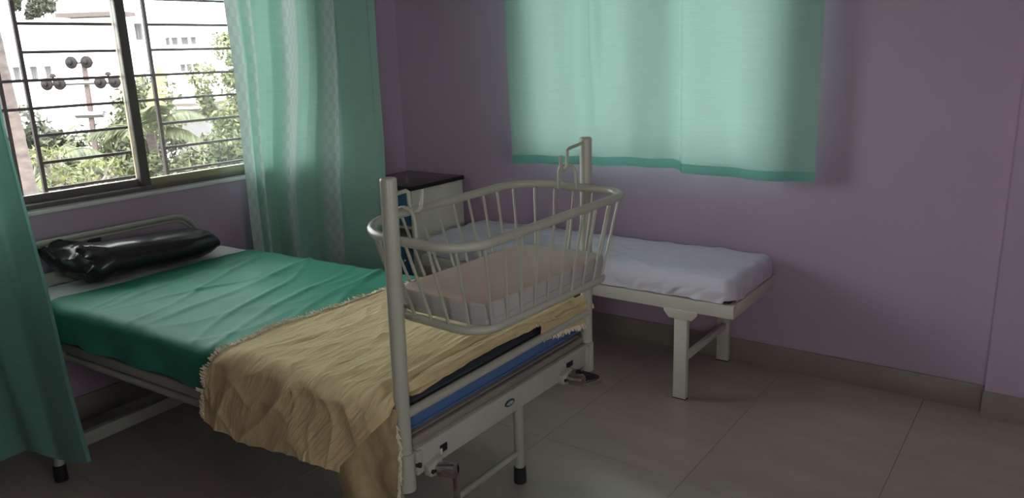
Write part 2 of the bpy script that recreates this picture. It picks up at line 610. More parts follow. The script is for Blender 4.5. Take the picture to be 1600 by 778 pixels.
# skirting
struct(box('baseboard_left', MT['baseboard'], None, XL, XL + 0.014, YF, YB, 0, 0.112, 0.002))
struct(box('baseboard_back', MT['baseboard'], None, XL + 0.014, -0.178, YB - 0.014, YB, 0, 0.112, 0.002))
struct(box('baseboard_right', MT['baseboard'], None, -0.182, 0.75, 3.436, 3.45, 0, 0.112, 0.002))

# ------------------------------------------------------------------ left window (structure)
win = struct(box('window_1', MT['bronze'], None, -3.505, -3.425, WY0, WY1, WZ0, WZ0 + 0.022, 0.003))   # bottom track
bm = B()
bm_box(bm, -3.505, -3.425, WY0, WY0 + 0.03, WZ0 + 0.022, WZ1, 0.003)
bm_box(bm, -3.505, -3.425, WY1 - 0.03, WY1, WZ0 + 0.022, WZ1, 0.003)
bm_box(bm, -3.505, -3.425, WY0 + 0.03, WY1 - 0.03, WZ1 - 0.03, WZ1, 0.003)
finish('window_frame', bm, MT['bronze'], win)
bm = B()
bm_box(bm, XL - 0.005, XL + 0.008, WY0 - 0.03, WY1 + 0.03, WZ0 - 0.022, WZ0 - 0.004, 0.003)
bm_box(bm, -3.58, XL - 0.005, WY0, WY1, WZ0 - 0.002, WZ0 + 0.001, 0.0)
finish('window_sill', bm, MT['marble'], win)


def sash(nm, x0, x1, y0, y1, mats, gm, stile):
    bm = B()
    zb, zt = WZ0 + 0.012, WZ1 - 0.02
    bm_box(bm, x0, x1, y0, y0 + stile, zb, zt, 0.003)
    bm_box(bm, x0, x1, y1 - stile, y1, zb, zt, 0.003)
    bm_box(bm, x0, x1, y0 + stile, y1 - stile, zt - 0.045, zt, 0.003)
    s = finish('sash', bm, mats[0], win)
    s['label'] = nm
    bm = B()
    bm_box(bm, x0, x1, y0 + stile, y1 - stile, zb, zb + 0.042, 0.003)
    finish('sash_rail', bm, mats[1], s)
    bm = B()
    xm = (x0 + x1) / 2
    bm_box(bm, xm - 0.002, xm + 0.002, y0 + stile - 0.005, y1 - stile + 0.005, zb + 0.038, zt - 0.04)
    finish('pane', bm, gm, s)
    return s


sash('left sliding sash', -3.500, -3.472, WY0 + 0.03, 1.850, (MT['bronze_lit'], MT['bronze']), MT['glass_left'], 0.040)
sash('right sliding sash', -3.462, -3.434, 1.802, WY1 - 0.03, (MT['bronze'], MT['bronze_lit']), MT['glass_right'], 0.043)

# grille outside the glass
XG = -3.553
grille = thing('window_grille', 'dark brown metal bar grille outside the sliding window', 'grille', (XG, (WY0 + WY1) / 2, WZ0 + 0.001))
vbars = [0.80, 0.89, 1.342, 1.440, 1.888, 1.996, 2.446, 2.544]
for y in vbars:
    box('vertical_bar', MT['grille'], grille, XG - 0.008, XG + 0.008, y - 0.0075, y + 0.0075, WZ0 + 0.001, WZ1)
rows = [1.012 + 0.1145 * k for k in range(10)]
for k, z in enumerate(rows):
    for a, b in ((1.440, 1.888), (1.996, 2.446), (0.89, 1.342), (2.544, 2.81)):
        box('horizontal_bar', MT['grille'], grille, XG - 0.006, XG + 0.006, a, b, z - 0.006, z + 0.006)
    if k in (3, 4, 8, 9):
        for a, b in ((1.342, 1.440), (1.888, 1.996), (0.80, 0.89), (2.446, 2.544)):
            box('horizontal_bar', MT['grille'], grille, XG - 0.006, XG + 0.006, a, b, z - 0.006, z + 0.006)

# back window behind the short curtain
win2 = struct(box('window_2', MT['bronze'], None, BX0, BX1, YB + 0.02, YB + 0.09, BZ0, BZ0 + 0.04, 0.003))
bm = B()
bm_box(bm, BX0, BX0 + 0.05, YB + 0.02, YB + 0.09, BZ0 + 0.04, BZ1, 0.003)
bm_box(bm, BX1 - 0.05, BX1, YB + 0.02, YB + 0.09, BZ0 + 0.04, BZ1, 0.003)
bm_box(bm, BX0 + 0.05, BX1 - 0.05, YB + 0.02, YB + 0.09, BZ1 - 0.05, BZ1, 0.003)
bm_box(bm, -1.70, -1.65, YB + 0.02, YB + 0.09, BZ0 + 0.04, BZ1 - 0.05, 0.003)
finish('window_frame', bm, MT['bronze'], win2)
for a, b in ((BX0 + 0.05, -1.70), (-1.65, BX1 - 0.05)):
    box('pane', MT['glass_left'], win2, a - 0.004, b + 0.004, YB + 0.052, YB + 0.056, BZ0 + 0.036, BZ1 - 0.046)

win3 = struct(box('window_3_fill', MT['bronze'], None, XR + 0.03, XR + 0.10, FY0, FY1, FZ0, FZ0 + 0.04, 0.003))  # added out of view to let in fill daylight from the right
bm = B()
bm_box(bm, XR + 0.03, XR + 0.10, FY0, FY0 + 0.05, FZ0 + 0.04, FZ1, 0.003)
bm_box(bm, XR + 0.03, XR + 0.10, FY1 - 0.05, FY1, FZ0 + 0.04, FZ1, 0.003)
bm_box(bm, XR + 0.03, XR + 0.10, FY0 + 0.05, FY1 - 0.05, FZ1 - 0.05, FZ1, 0.003)
finish('window_frame', bm, MT['bronze'], win3)
box('pane', MT['glass_left'], win3, XR + 0.063, XR + 0.067, FY0 + 0.046, FY1 - 0.046, FZ0 + 0.036, FZ1 - 0.046)

win4 = struct(box('window_4_fill', MT['bronze'], None, GX0, GX1, YF - 0.10, YF - 0.03, FZ0, FZ0 + 0.04, 0.003))  # added out of view to let in fill daylight from behind
bm = B()
bm_box(bm, GX0, GX0 + 0.05, YF - 0.10, YF - 0.03, FZ0 + 0.04, FZ1, 0.003)
bm_box(bm, GX1 - 0.05, GX1, YF - 0.10, YF - 0.03, FZ0 + 0.04, FZ1, 0.003)
bm_box(bm, GX0 + 0.05, GX1 - 0.05, YF - 0.10, YF - 0.03, FZ1 - 0.05, FZ1, 0.003)
finish('window_frame', bm, MT['bronze'], win4)
box('pane', MT['glass_left'], win4, GX0 + 0.046, GX1 - 0.046, YF - 0.067, YF - 0.063, FZ0 + 0.036, FZ1 - 0.046)

# ------------------------------------------------------------------ curtains


def rod(label, a, b):
    t = thing('curtain_rod', label, 'curtain rod', a)
    tube('rod', MT['rod'], t, (a, b), 0.011, 12)
    d = (Vector(b) - Vector(a)).normalized()
    for p, s in ((Vector(a), -1), (Vector(b), 1)):
        tube('finial', MT['rod'], t, (p - d * 0.001 * s, p + d * 0.03 * s), [0.02, 0.012], 12)
    for f in (0.06, 0.94):
        p = Vector(a).lerp(Vector(b), f)
        q = Vector((XL + 0.002, p.y, p.z)) if abs(d.y) > 0.5 else Vector((p.x, YB - 0.002, p.z))
        tube('bracket', MT['rod'], t, (p, q), 0.007, 8)
    return t


rod('steel curtain rod above the sliding window', (-3.30, 0.35, 2.42), (-3.30, 3.34, 2.42))
rod('steel curtain rod above the short back curtain', (-2.58, 3.42, 2.34), (-0.82, 3.42, 2.34))

# tall green curtain right of the window; fold profile (width fraction, distance out from the wall)
PROF = [(0, .12), (.02, .14), (.04, .155), (.06, .15), (.08, .115), (.105, .165), (.12, .165), (.15, .125), (.20, .09), (.24, .078), (.275, .085), (.298, .165), (.315, .178), (.34, .17), (.40, .14), (.46, .112), (.51, .105), (.56, .115),
        (.60, .16), (.625, .182), (.65, .178), (.68, .14), (.72, .112), (.80, .10), (.88, .105), (.94, .115), (.965, .10), (1, .12)]
PULL = [(.16, .21), (.40, .215), (.62, .235), (.83, .245), (1.06, .20), (1.34, .10), (1.58, .05), (1.83, 0), (2.42, 0)]
YEDGE = [(.16, 2.975), (.40, 2.985), (.62, 2.982), (.84, 2.985), (1.06, 3.040), (1.34, 3.136), (1.58, 3.186), (1.83, 3.238), (2.42, 3.24)]


def green_curtain(s, t):
    z = 0.16 + t * (2.42 - 0.16)
    k = 1 - t
    y0 = lerp_pts([(0, 2.235), (.40, 2.255), (.60, 2.275), (1, 2.26)], t)
    y1 = lerp_pts(YEDGE, z)
    out = lerp_pts(PROF, s) * (0.86 + 0.24 * k) - 0.02 + lerp_pts(PULL, z) * smooth(.45, 1.0, s)
    out += 0.010 * nz(s * 7, z * 1.4, 3) * (0.4 + k)
    y = y0 + (y1 - y0) * s + 0.018 * math.sin(z * 2.3 + s * 9) * 0.5 + 0.010 * k * nz(s * 5, 2 + z, 8)
    return (XL + 0.012 + out, y, z)


bm = B()
bm_grid(bm, 220, 60, green_curtain)
tag(finish('window_curtain', bm, MT['curtain_green'], angle=None), 'tall teal green curtain with pale satin stripes gathered right of the window', 'curtain')

# near curtain, pulled out past the bed's head corner
EDGE = [(0.0, (-2.640, 1.040, 0.185)), (0.125, (-2.80, 1.08, 0.45)), (0.25, (-2.955, 1.13, 0.723)), (0.40, (-3.147, 1.18, 1.052)), (0.52, (-3.295, 1.22, 1.304)), (1.0, (-3.31, 1.235, 2.42))]
HEM = [(0.0, (-3.22, 0.55, 0.10)), (0.22, (-3.14, 0.80, 0.11)), (0.42, (-3.02, 0.90, 0.135)), (0.55, (-2.955, 0.965, 0.160)), (0.66, (-2.90, 0.99, 0.172)), (0.78, (-2.82, 1.015, 0.142)), (0.88, (-2.74, 1.025, 0.150)), (1.0, (-2.640, 1.040, 0.175))]


def vec_pts(pts, t):
    return Vector([lerp_pts([(a, v[i]) for a, v in pts], t) for i in range(3)])


def near_curtain(s, t):
    e = vec_pts(EDGE, t)
    h = vec_pts(HEM, s)
    top = Vector((-3.31 + 0.04 * math.sin(s * 26), 0.42 + 0.815 * s, 2.42))
    left = Vector((-3.22, 0.55, 0.10)).lerp(Vector((-3.31, 0.42, 2.42)), t)
    c00, c10, c01, c11 = Vector(HEM[0][1]), Vector(HEM[-1][1]), Vector((-3.31, 0.42, 2.42)), Vector(EDGE[-1][1])
    p = left * (1 - s) + e * s + h * (1 - t) + top * t - (c00 * (1 - s) * (1 - t) + c10 * s * (1 - t) + c01 * (1 - s) * t + c11 * s * t)
    f = 0.016 * math.sin(s * 21 + 0.6 * math.sin(t * 3)) * s * (1 - s) * 4 + 0.010 * nz(s * 5, t * 2.0, 5) * (1 - s)
    return p + Vector((0.55, -0.8, 0)) * f


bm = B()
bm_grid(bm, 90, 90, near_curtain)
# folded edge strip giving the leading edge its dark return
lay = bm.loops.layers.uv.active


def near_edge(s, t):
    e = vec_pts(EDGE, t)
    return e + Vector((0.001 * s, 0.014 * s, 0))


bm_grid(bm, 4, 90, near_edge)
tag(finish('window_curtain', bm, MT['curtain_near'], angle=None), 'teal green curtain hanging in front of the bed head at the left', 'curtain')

# short curtain on the back wall
def back_y(s, z):
    f = 0.020 * math.sin(s * 15.0 + 1.2) + 0.013 * math.sin(s * 37 + 0.5 + z * 0.8) + 0.012 * nz(s * 6, z * 1.2, 9)
    f += 0.030 * smooth(.30, .318, s) * (1 - smooth(.325, .36, s)) * smooth(1.0, 1.6, z) + 0.036 * smooth(.60, .616, s) * (1 - smooth(.622, .70, s))
    return 3.415 - f


def back_z(s):
    return lerp_pts([(0, .930), (.12, .930), (.25, .935), (.38, .945), (.48, .952), (.58, .949), (.62, .930), (.75, .925), (.9, .924), (1, .926)], s) + 0.004 * nz(s * 9, 4)


def back_x(s, z):
    k = smooth(1.7, .92, z)
    x0 = -2.500 + 0.018 * k
    x1 = -0.895 + 0.006 * k
    return x0 + (x1 - x0) * s


bm = B()


def back_main(s, t):
    z = back_z(s) + 0.042 + t * (2.34 - back_z(s) - 0.042)
    return (back_x(s, z), back_y(s, z), z)


def back_hem(s, t):
    z = back_z(s) + t * 0.044
    return (back_x(s, z), back_y(s, z) - 0.002, z)


bm_grid(bm, 160, 36, back_main)
cb = finish('window_curtain', bm, MT['curtain_back'], angle=None)
tag(cb, 'short pale sea green curtain over the window in the back wall', 'curtain')
bm = B()
bm_grid(bm, 160, 3, back_hem)
h = finish('hem', bm, MT['hem_back'], cb, angle=None)
h['label'] = 'darker green folded hem'

# ------------------------------------------------------------------ hospital bed
YC0 = 1.715


def bp(u, v, z):
    """bed coordinates: u from the foot towards the head, v across (+ far side)"""
    return Vector((-1.30 - u, YC0 - 0.05 * u + v, z))


def bm_bedbox(bm, u0, u1, v0, v1, z0, z1, bev=0.0):
    b2 = B()
    bm_box(b2, u0, u1, v0, v1, z0, z1, bev)
    base = {}
    for v in b2.verts:
        base[v] = bm.verts.new(bp(*v.co))
    for f in b2.faces:
        bm.faces.new([base[v] for v in f.verts])
    b2.free()


def bedbox(name, mat, parent, *a, bev=0.0):
    bm = B()
    bm_bedbox(bm, *a, bev)
    return finish(name, bm, mat, parent)


def bedtube(name, mat, parent, pts, r, seg=12):
    return tube(name, mat, parent, [bp(*p) for p in pts], r, seg)


bed = thing('hospital_bed', 'cream metal hospital bed with crank handles under the foot beam', 'bed', (-2.25, 1.66, 0))
# side rails: box tube with a thinner round tube below, foot beam, deck
for sgn, nm in ((-1, 'near'), (1, 'far')):
    bedbox('side_rail', MT['cream'], bed, 0.03, 2.0, sgn * 0.447 - 0.013, sgn * 0.447 + 0.013, 0.475, 0.512, bev=0.005)
    bedtube('lower_side_rail', MT['cream'], bed, [(0.05, sgn * 0.447, 0.452), (1.98, sgn * 0.447, 0.452)], 0.014)
foot_beam = bedbox('foot_beam', MT['cream'], bed, -0.02, 0.012, -0.43, 0.43, 0.456, 0.530, bev=0.004)
bedbox('head_beam', MT['cream'], bed, 1.985, 2.015, -0.46, 0.46, 0.456, 0.53, bev=0.004)
bedbox('deck', MT['deck'], bed, 0.014, 1.98, -0.43, 0.43, 0.514, 0.556, bev=0.004)
bm = B()
bm_bedbox(bm, -0.004, 0.0135, -0.43, 0.43, 0.531, 0.553, 0.003)
finish('deck_lip', bm, MT['deck'], bed)
# sockets that hold the cradle posts
for y in (1.258, 2.172):
    s = tube('post_socket', MT['cream'], bed, [(-1.30, y, 0.422), (-1.30, y, 0.527)], 0.0245, 20)
    bm = B()
    sg = 1 if y < 1.7 else -1
    bm_box(bm, -1.289, -1.275, y + sg * 0.018, y + sg * 0.040, 0.458, 0.525, 0.003)
    finish('clamp_plate', bm, MT['cream'], s)
    yb = y + 0.022 if y < 1.7 else y + 0.026
    xb = -1.268 if y < 1.7 else -1.296
    tube('bolt', MT['bolt'], s, [(xb - 0.012, yb, 0.488), (xb, yb + 0.002, 0.488)], 0.007, 8)
# latch plates and maker's badge on the beam
bm = B()
bm_box(bm, -1.2805, -1.2775, 1.370, 1.398, 0.478, 0.500, 0.001)
lt = finish('latch_slot', bm, MT['black'], foot_beam)
lt['label'] = 'black slot with pale tab at the left of the beam'
bm = B()
bm_box(bm, -1.278, -1.2755, 1.366, 1.376, 0.474, 0.492, 0.001)
finish('latch_tab', bm, MT['white_paint'], bed)
bm = B()
bm_box(bm, -1.2805, -1.2775, 2.008, 2.047, 0.488, 0.507, 0.001)
lt = finish('latch_slot', bm, MT['black'], foot_beam)
lt['label'] = 'black slot at the right of the beam'
for nm, rx, rz, x, mm in (('badge', .0235, .0105, -1.2770, MT['badge_dark']), ('badge_print', .017, .0058, -1.2762, MT['badge_pale'])):
    bm = B()
    bm_prism(bm, [(1.686 + rx * math.cos(a), 0.497 + rz * math.sin(a)) for a in [2 * PI * k / 24 for k in range(24)]], 0, -1.281, x)
    finish(nm, bm, mm, foot_beam, angle=30)
# legs with rubber feet and low cross braces
LEGS = [((-1.487, 2.007), (-1.487, 2.010), 'foot'), ((-1.487, 1.40), (-1.487, 1.40), 'foot'), ((-2.960, 1.068), (-3.07, 1.175), 'head'), ((-3.02, 1.985), (-3.02, 1.985), 'head')]
for (b, tp, e) in LEGS:
    lg = tube('leg', MT['cream'], bed, [(b[0], b[1], 0.05), (tp[0], tp[1], 0.474)], 0.0185, 16)
    tube('rubber_foot', MT['rubber'], lg, [(b[0], b[1], 0.0), (b[0], b[1], 0.06), (b[0], b[1], 0.063)], [0.0235, 0.0225, 0.017], 16)
tube('leg_brace', MT['cream'], bed, [(-1.487, 1.40, 0.120), (-1.487, 2.007, 0.120)], 0.0115, 10)
bm = B()
bm_prism(bm, [(-3.00, 1.085), (-2.965, 1.085), (-3.022, 1.985), (-3.057, 1.985)], 2, 0.085, 0.138, 0.004)
finish('leg_brace', bm, MT['cream'], bed)
# cross members the near legs hang from
tube('cross_tube', MT['cream'], bed, [(-1.487, 1.27, 0.462), (-1.487, 2.15, 0.462)], 0.014, 10)
tube('cross_tube', MT['cream'], bed, [(-3.01, 1.17, 0.462), (-3.01, 2.08, 0.462)], 0.014, 10)
# headboard: a bow of two tubes, a black bracket, a pale lower panel


def bow(y0, y1, zt, r, zb):
    pts = [(-3.322, y0, zb), (-3.322, y0, zt - r)]
    pts += [(-3.322, y0 + r - r * math.cos(a), zt - r + r * math.sin(a)) for a in [PI / 2 * k / 8 for k in range(1, 9)]]
    pts += [(-3.322, y1 - r + r * math.sin(a), zt - r + r * math.cos(a)) for a in [PI / 2 * k / 8 for k in range(0, 9)]]
    pts += [(-3.322, y1, zb)]
    return pts


tube('headboard_tube', MT['cream'], bed, bow(1.05, 1.975, 0.833, 0.115, 0.48), 0.0122, 14)
tube('headboard_tube', MT['cream'], bed, bow(1.069, 1.956, 0.8145, 0.098, 0.48), 0.0075, 12)
box('headboard_bracket', MT['black'], bed, -3.331, -3.313, 1.475, 1.525, 0.66, 0.812, 0.002)
box('headboard_panel', MT['cream'], bed, -3.345, -3.332, 1.08, 1.945, 0.50, 0.705, 0.004)
# crank handles
def crank(y, z, x, handle):
    c = tube('crank', MT['chrome'], bed, [(x - 0.026, y - 0.012, z - 0.003), (x - 0.024, y - 0.012, z), (x + 0.016, y + 0.004, z), (x + 0.019, y + 0.004, z)], [0.016, 0.0195, 0.0205, 0.016], 18)
    bm = B()
    pl = [(y - 0.050, z + 0.022), (y - 0.040, z - 0.012), (y - 0.010, z - 0.018), (y + 0.004, z + 0.0), (y + 0.01, z + 0.030)]
    bm_prism(bm, pl, 0, x - 0.052, x - 0.028, 0.002)
    finish('crank_bracket', bm, MT['cream'], c)
    tube('bolt', MT['bolt'], c, [(x - 0.032, y - 0.034, z + 0.002), (x - 0.024, y - 0.034, z + 0.002)], 0.006, 10)
    return c


cl = crank(1.352, 0.452, -1.235, None)
bm = B()
bm_box(bm, -1.222, -1.216, 1.362, 1.372, 0.300, 0.468, 0.002)
bm_box(bm, -1.236, -1.222, 1.364, 1.368, 0.300, 0.440, 0.001)
finish('crank_handle', bm, MT['chrome'], cl)
cr = crank(2.005, 0.462, -1.235, None)
bm = B()
bm_prism(bm, [(2.012, .446), (2.135, .418), (2.140, .405), (2.132, .400), (2.015, .432)], 0, -1.228, -1.220, 0.001)
finish('crank_handle', bm, MT['chrome'], cr)
bm = B()
bm_prism(bm, [(2.018, .482), (2.030, .486), (2.138, .428), (2.140, .416), (2.022, .446)], 0, -1.252, -1.229, 0.002)
finish('crank_grip', bm, MT['black'], cr)

# ------------------------------------------------------------------ cradle stand on the foot sockets
stand = thing('cradle_stand', 'cream metal two-post cradle stand at the foot of the bed', 'stand', (-1.30, 1.715, 0.53))
for yb, yt in ((1.258, 1.272), (2.172, 2.180)):
    p = tube('post', MT['cream'], stand, [(-1.30, yb, 0.5275), (-1.30, yt, 1.232), (-1.30, yt, 1.236), (-1.30, yt, 1.239)], [0.0202, 0.0202, 0.0197, 0.0165], 24)
tube('crossbar', MT['cream'], stand, [(-1.292, 1.265, 0.634), (-1.292, 2.172, 0.639)], 0.0135, 14)


def hook(pts, r=0.0052):
    return tube('hook', MT['cream'], stand, pts, r, 10)


hook([(-1.30, 1.285, 1.196), (-1.30, 1.328, 1.199), (-1.30, 1.336, 1.194), (-1.30, 1.338, 1.165), (-1.30, 1.340, 1.150), (-1.298, 1.347, 1.142), (-1.297, 1.362, 1.143), (-1.297, 1.375, 1.151), (-1.297, 1.381, 1.166), (-1.297, 1.384, 1.193)])
hook([(-1.30, 2.162, 1.222), (-1.30, 2.078, 1.214), (-1.30, 2.066, 1.209), (-1.30, 2.064, 1.180), (-1.30, 2.062, 1.160), (-1.302, 2.054, 1.147), (-1.303, 2.044, 1.146), (-1.303, 2.035, 1.155), (-1.303, 2.031, 1.168), (-1.303, 2.030, 1.197)])

# ------------------------------------------------------------------ baby cradle (basket)
cradle = thing('baby_cradle', 'cream metal barred baby cradle hung between the two posts', 'cradle', (-1.31, 1.71, 0.80))


def rim_pt(x, y):
    c, s = math.cos(-0.006), math.sin(-0.006)
    return Vector((-1.310 + x * c - y * s, 1.705 + x * s + y * c, 1.0814 + 0.0064 * y - 0.016 * x))


def low_pt(x, y):
    c, s = math.cos(-0.022), math.sin(-0.022)
    return Vector((-1.301 + x * c - y * s, 1.726 + x * s + y * c, 0.8335 - 0.009 * y - 0.0237 * x))


RIM = (arc(0.2095 - .095, 0.4055 - .095, .095, 0, PI / 2, 10) + arc(-0.2095 + .12, 0.4055 - .12, .12, PI / 2, PI, 10)
       + arc(-0.2095 + .20, -0.4055 + .20, .20, PI, 1.5 * PI, 10) + arc(0.2095 - .105, -0.4055 + .105, .105, 1.5 * PI, 2 * PI, 10))
LOW = rounded_rect(0.1615, 0.325, 0.083, 10)
tube('rim', MT['cream'], cradle, [rim_pt(*p) for p in RIM], 0.0125, 14, True)
tube('bottom_ring', MT['cream'], cradle, [low_pt(*p) for p in LOW], 0.0118, 14, True)


def along(loop, f):
    n = len(loop)
    L = [math.hypot(loop[(i + 1) % n][0] - loop[i][0], loop[(i + 1) % n][1] - loop[i][1]) for i in range(n)]
    d = f * sum(L)
    for i in range(n):
        if d <= L[i] + 1e-9:
            a, b = loop[i], loop[(i + 1) % n]
            k = d / L[i] if L[i] else 0
            return (a[0] + (b[0] - a[0]) * k, a[1] + (b[1] - a[1]) * k)
        d -= L[i]
    return loop[0]


NS = 30
for k in range(NS):
    f = (k + 0.5) / NS
    a, b = rim_pt(*along(RIM, f)), low_pt(*along(LOW, f))
    d = (a - b).normalized()
    tube('spindle', MT['cream'], cradle, [a - d * 0.006, b + d * 0.004], 0.0042, 8)
bm = B()
for y in (-0.20, -0.10, 0.0, 0.10, 0.20):
    bm_tube(bm, [low_pt(-0.16, y), low_pt(-0.13, y) - Vector((0, 0, .006)), low_pt(0.13, y) - Vector((0, 0, .006)), low_pt(0.16, y)], 0.0045, 8)
finish('base_wires', bm, MT['cream'], cradle)


def hoop(y, ztop, xc):
    pts = []
    base = 1.078 + 0.008 * (y - 1.706)
    for k in range(11):
        a = PI * k / 10
        pts.append((xc - 0.032 * math.cos(a), y, ztop - 0.032 + 0.032 * math.sin(a)))
    pts = [(xc - 0.034, y, base - 0.004)] + pts + [(xc + 0.034, y, base + 0.004)]
    tube('hanging_hoop', MT['cream'], cradle, pts, 0.0052, 10)


hoop(1.322, 1.158, -1.303)
hoop(2.092, 1.162, -1.318)

# cradle mattress
bm = B()
prof = [(x, y * (1.10 if y > 0 else 1.0)) for x, y in rounded_rect(0.160, 0.288, 0.045, 2)]
lay = bm.loops.layers.uv.new('UVMap')
rings = []
for (z, g) in ((0.837, -0.012), (0.840, -0.002), (0.844, 0.0), (0.893, 0.002), (0.899, -0.001), (0.9015, -0.006), (0.9025, -0.04), (0.903, -0.09)):
    ring = []
    for (x, y) in prof:
        L = math.hypot(x, y)
        q = low_pt(x * (1 + g / L), y * (1 + g / L))
        zz = z - 0.002 * (y / 0.29) + 0.003 * nz(x * 11, y * 11, z * 8) * (1 if z > .85 else .3)
        ring.append(bm.verts.new((q.x + 0.003, q.y - 0.010, zz)))
    rings.append(ring)
n = len(prof)
for A, C in zip(rings, rings[1:]):
    for k in range(n):
        bm.faces.new((A[k], A[(k + 1) % n], C[(k + 1) % n], C[k]))
bm.faces.new(rings[-1])
bm.faces.new(list(reversed(rings[0])))
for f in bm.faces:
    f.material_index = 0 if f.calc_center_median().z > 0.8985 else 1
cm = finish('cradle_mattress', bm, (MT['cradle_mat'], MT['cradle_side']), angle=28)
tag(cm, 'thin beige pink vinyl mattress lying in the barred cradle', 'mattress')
bm = B()
bm_tube(bm, [Vector((low_pt(x * 1.004, y * 1.003).x + 0.003, low_pt(x * 1.004, y * 1.003).y - 0.010, 0.860)) for x, y in prof], 0.0014, 6, True)
finish('seam', bm, MT['cradle_side'], cm)

# ------------------------------------------------------------------ bed mattress and bedding
HV = 0.455
bm = B()
bm_bedbox(bm, 0.012, 2.0, -0.445, 0.445, 0.558, 0.650, 0.022)
bm.normal_update()
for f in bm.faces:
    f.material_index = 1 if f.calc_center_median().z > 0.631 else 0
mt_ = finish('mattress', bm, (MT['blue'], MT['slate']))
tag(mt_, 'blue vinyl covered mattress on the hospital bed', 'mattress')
bm = B()
bm_tube(bm, [bp(0.011, -0.43, 0.574), bp(0.0105, 0.0, 0.574), bp(0.011, 0.43, 0.574)], 0.003, 6)
finish('piping', bm, MT['blue'], mt_)


def drape(u, s, ztop, hv, r=0.03, flare=0.0):
    """s = signed arc position across the bed; outside +-hv the cloth falls down the side"""
    a = abs(s) - hv
    sg = 1 if s > 0 else -1
    if a <= 0:
        return (u, s, ztop)
    q = r * PI / 2
    if a < q:
        th = a / r
        return (u, sg * (hv + r * math.sin(th)), ztop - r + r * math.cos(th))
    return (u, sg * (hv + r + flare * (a - q)), ztop - r - (a - q))


# white under-sheet at the head
def white_sheet(s, t):
    u = 1.30 + 0.705 * s
    a = -0.555 + 1.155 * t
    u_, v_, z_ = drape(u, a, 0.661, 0.43, 0.028)
    w = 0.003 * nz(u * 9, a * 4, 1) + 0.003 * ridge(u * 6 + a * 1.5, a * 3, 4)
    if s > 0.96:
        z_ -= 0.03 * (s - 0.96) / 0.04
    return bp(u_, v_ + (0.004 * nz(u * 14, a * 9) if abs(a) > .45 else 0), z_ + w * (1 if abs(a) < .45 else 0))


bm = B()
bm_grid(bm, 50, 80, white_sheet)
tag(finish('bed_sheet', bm, MT['white_sheet'], angle=None), 'white cotton sheet showing at the head of the bed under the pillow', 'sheet')


# green drawsheet
def wr(u, v):
    w = 0.0
    # long creases running obliquely across the bed
    for (c, sl, amp, wd) in ((0.95, .35, .007, .018), (1.10, .55, .006, .015), (1.24, .22, .008, .020), (1.42, .42, .007, .016), (1.56, .18, .005, .014), (0.82, .30, .006, .016), (1.33, -.25, .006, .014), (1.66, .35, .004, .012), (0.72, .5, .006, .02)):
        d = (u - c - sl * (v + 0.06 * math.sin(v * 7 + c * 9)))
        w += amp * math.exp(-(d / wd) ** 2) * (0.35 + 0.65 * max(0, nz(v * 4 + c * 11, c * 7) + .35))
    w += 0.005 * nz(u * 5, v * 5, 2) + 0.004 * ridge(u * 4.5 + v * 2.0, v * 3 - u, 6)
    return w


def green_sheet(s, t):
    a = -0.594 + 1.132 * t
    u1 = 1.752 + 0.010 * nz(a * 5, 3) - 0.010 * smooth(-.40, -.47, a)
    u = 0.35 + (u1 - 0.35) * s
    u_, v_, z_ = drape(u, a, 0.667, 0.434, 0.035)
    side = smooth(0.43, 0.48, abs(a))
    w = wr(u, max(-.45, min(.45, a)))
    hem = 0.005 * nz(u * 5, 9) * smooth(.5, .6, abs(a))
    out = side * (0.010 * math.sin(u * 23 + 2 * nz(u * 3, 1)) * smooth(-.44, -.6, a) + 0.006 * nz(u * 9, a * 6))
    return bp(u_, v_ + (-out if a < 0 else out) - (0.004 * side if a < 0 else 0), z_ + w * (1 - side) + hem)


bm = B()
bm_grid(bm, 200, 170, green_sheet)
tag(finish('bed_sheet', bm, MT['green'], angle=None), 'creased green cotton sheet across the middle of the bed', 'sheet')

# yellow blanket
ULO = [(-.70, .190), (-.60, .10), (-.50, .010), (-.40, -.012), (-.2, .004), (-.05, .012), (.1, .006), (.22, -.004), (.47, -.01)]
UHI = [(-.72, .775), (-.62, .775), (-.54, .745), (-.47, .715), (-.40, .705), (-.1, .708), (.2, .694), (.47, .65)]
ZH = [(-.05, .245), (.19, .232), (.30, .225), (.42, .232), (.56, .25), (.72, .235), (.80, .22)]


def blanket_u(s, a):
    lo, hi = lerp_pts(ULO, a), lerp_pts(UHI, a)
    return lo + (hi - lo) * s + 0.008 * nz(a * 9, s * 2) * (1 if s > .9 else 0)


def blanket(s, t):
    a = 0.50 - t * 1.22
    u = blanket_u(s, a)
    hang = lerp_pts(ZH, u)
    if a < -0.45:                      # squeeze the hanging part to its length
        a = -0.45 - (-0.45 - a) / 0.27 * (hang + 0.02)
    u_, v_, z_ = drape(u, a, 0.676, 0.437, 0.045, flare=0.12)
    side = smooth(.44, .50, abs(a))
    d = u - lerp_pts(ULO, 0.50 - t * 1.22)
    w = 0.022 * math.exp(-((d - .075) / .020) ** 2) + 0.020 * math.exp(-((d - .018) / .018) ** 2) + 0.016 * math.exp(-((d - .115 - .04 * a) / .02) ** 2) * smooth(-.3, .1, a)
    w += 0.005 * nz(u * 6, a * 6, 4) + 0.004 * ridge(u * 9 - a * 3, a * 5 + u, 3) + 0.006 * ridge(u * 5 + a * 3, a * 3, 8) * smooth(0.1, -.3, a) + 0.004 * max(0, nz(u * 26, a * 7, 2))
    o = 0.012 * ridge(u * 6 + a * 2.5, a * 4, 12) + 0.010 * nz(u * 7, a * 5, 1) + 0.006 * ridge(u * 13 - a * 4, a * 7, 7)
    # corner of the foot end: cloth sags over the edge at the far foot corner
    z_ += w * (1 - side)
    if a > 0.12 and u < 0.012:
        z_ -= 0.0
    return bp(u_, v_ - (o + 0.004) * side * (1 if a < 0 else -1), z_)


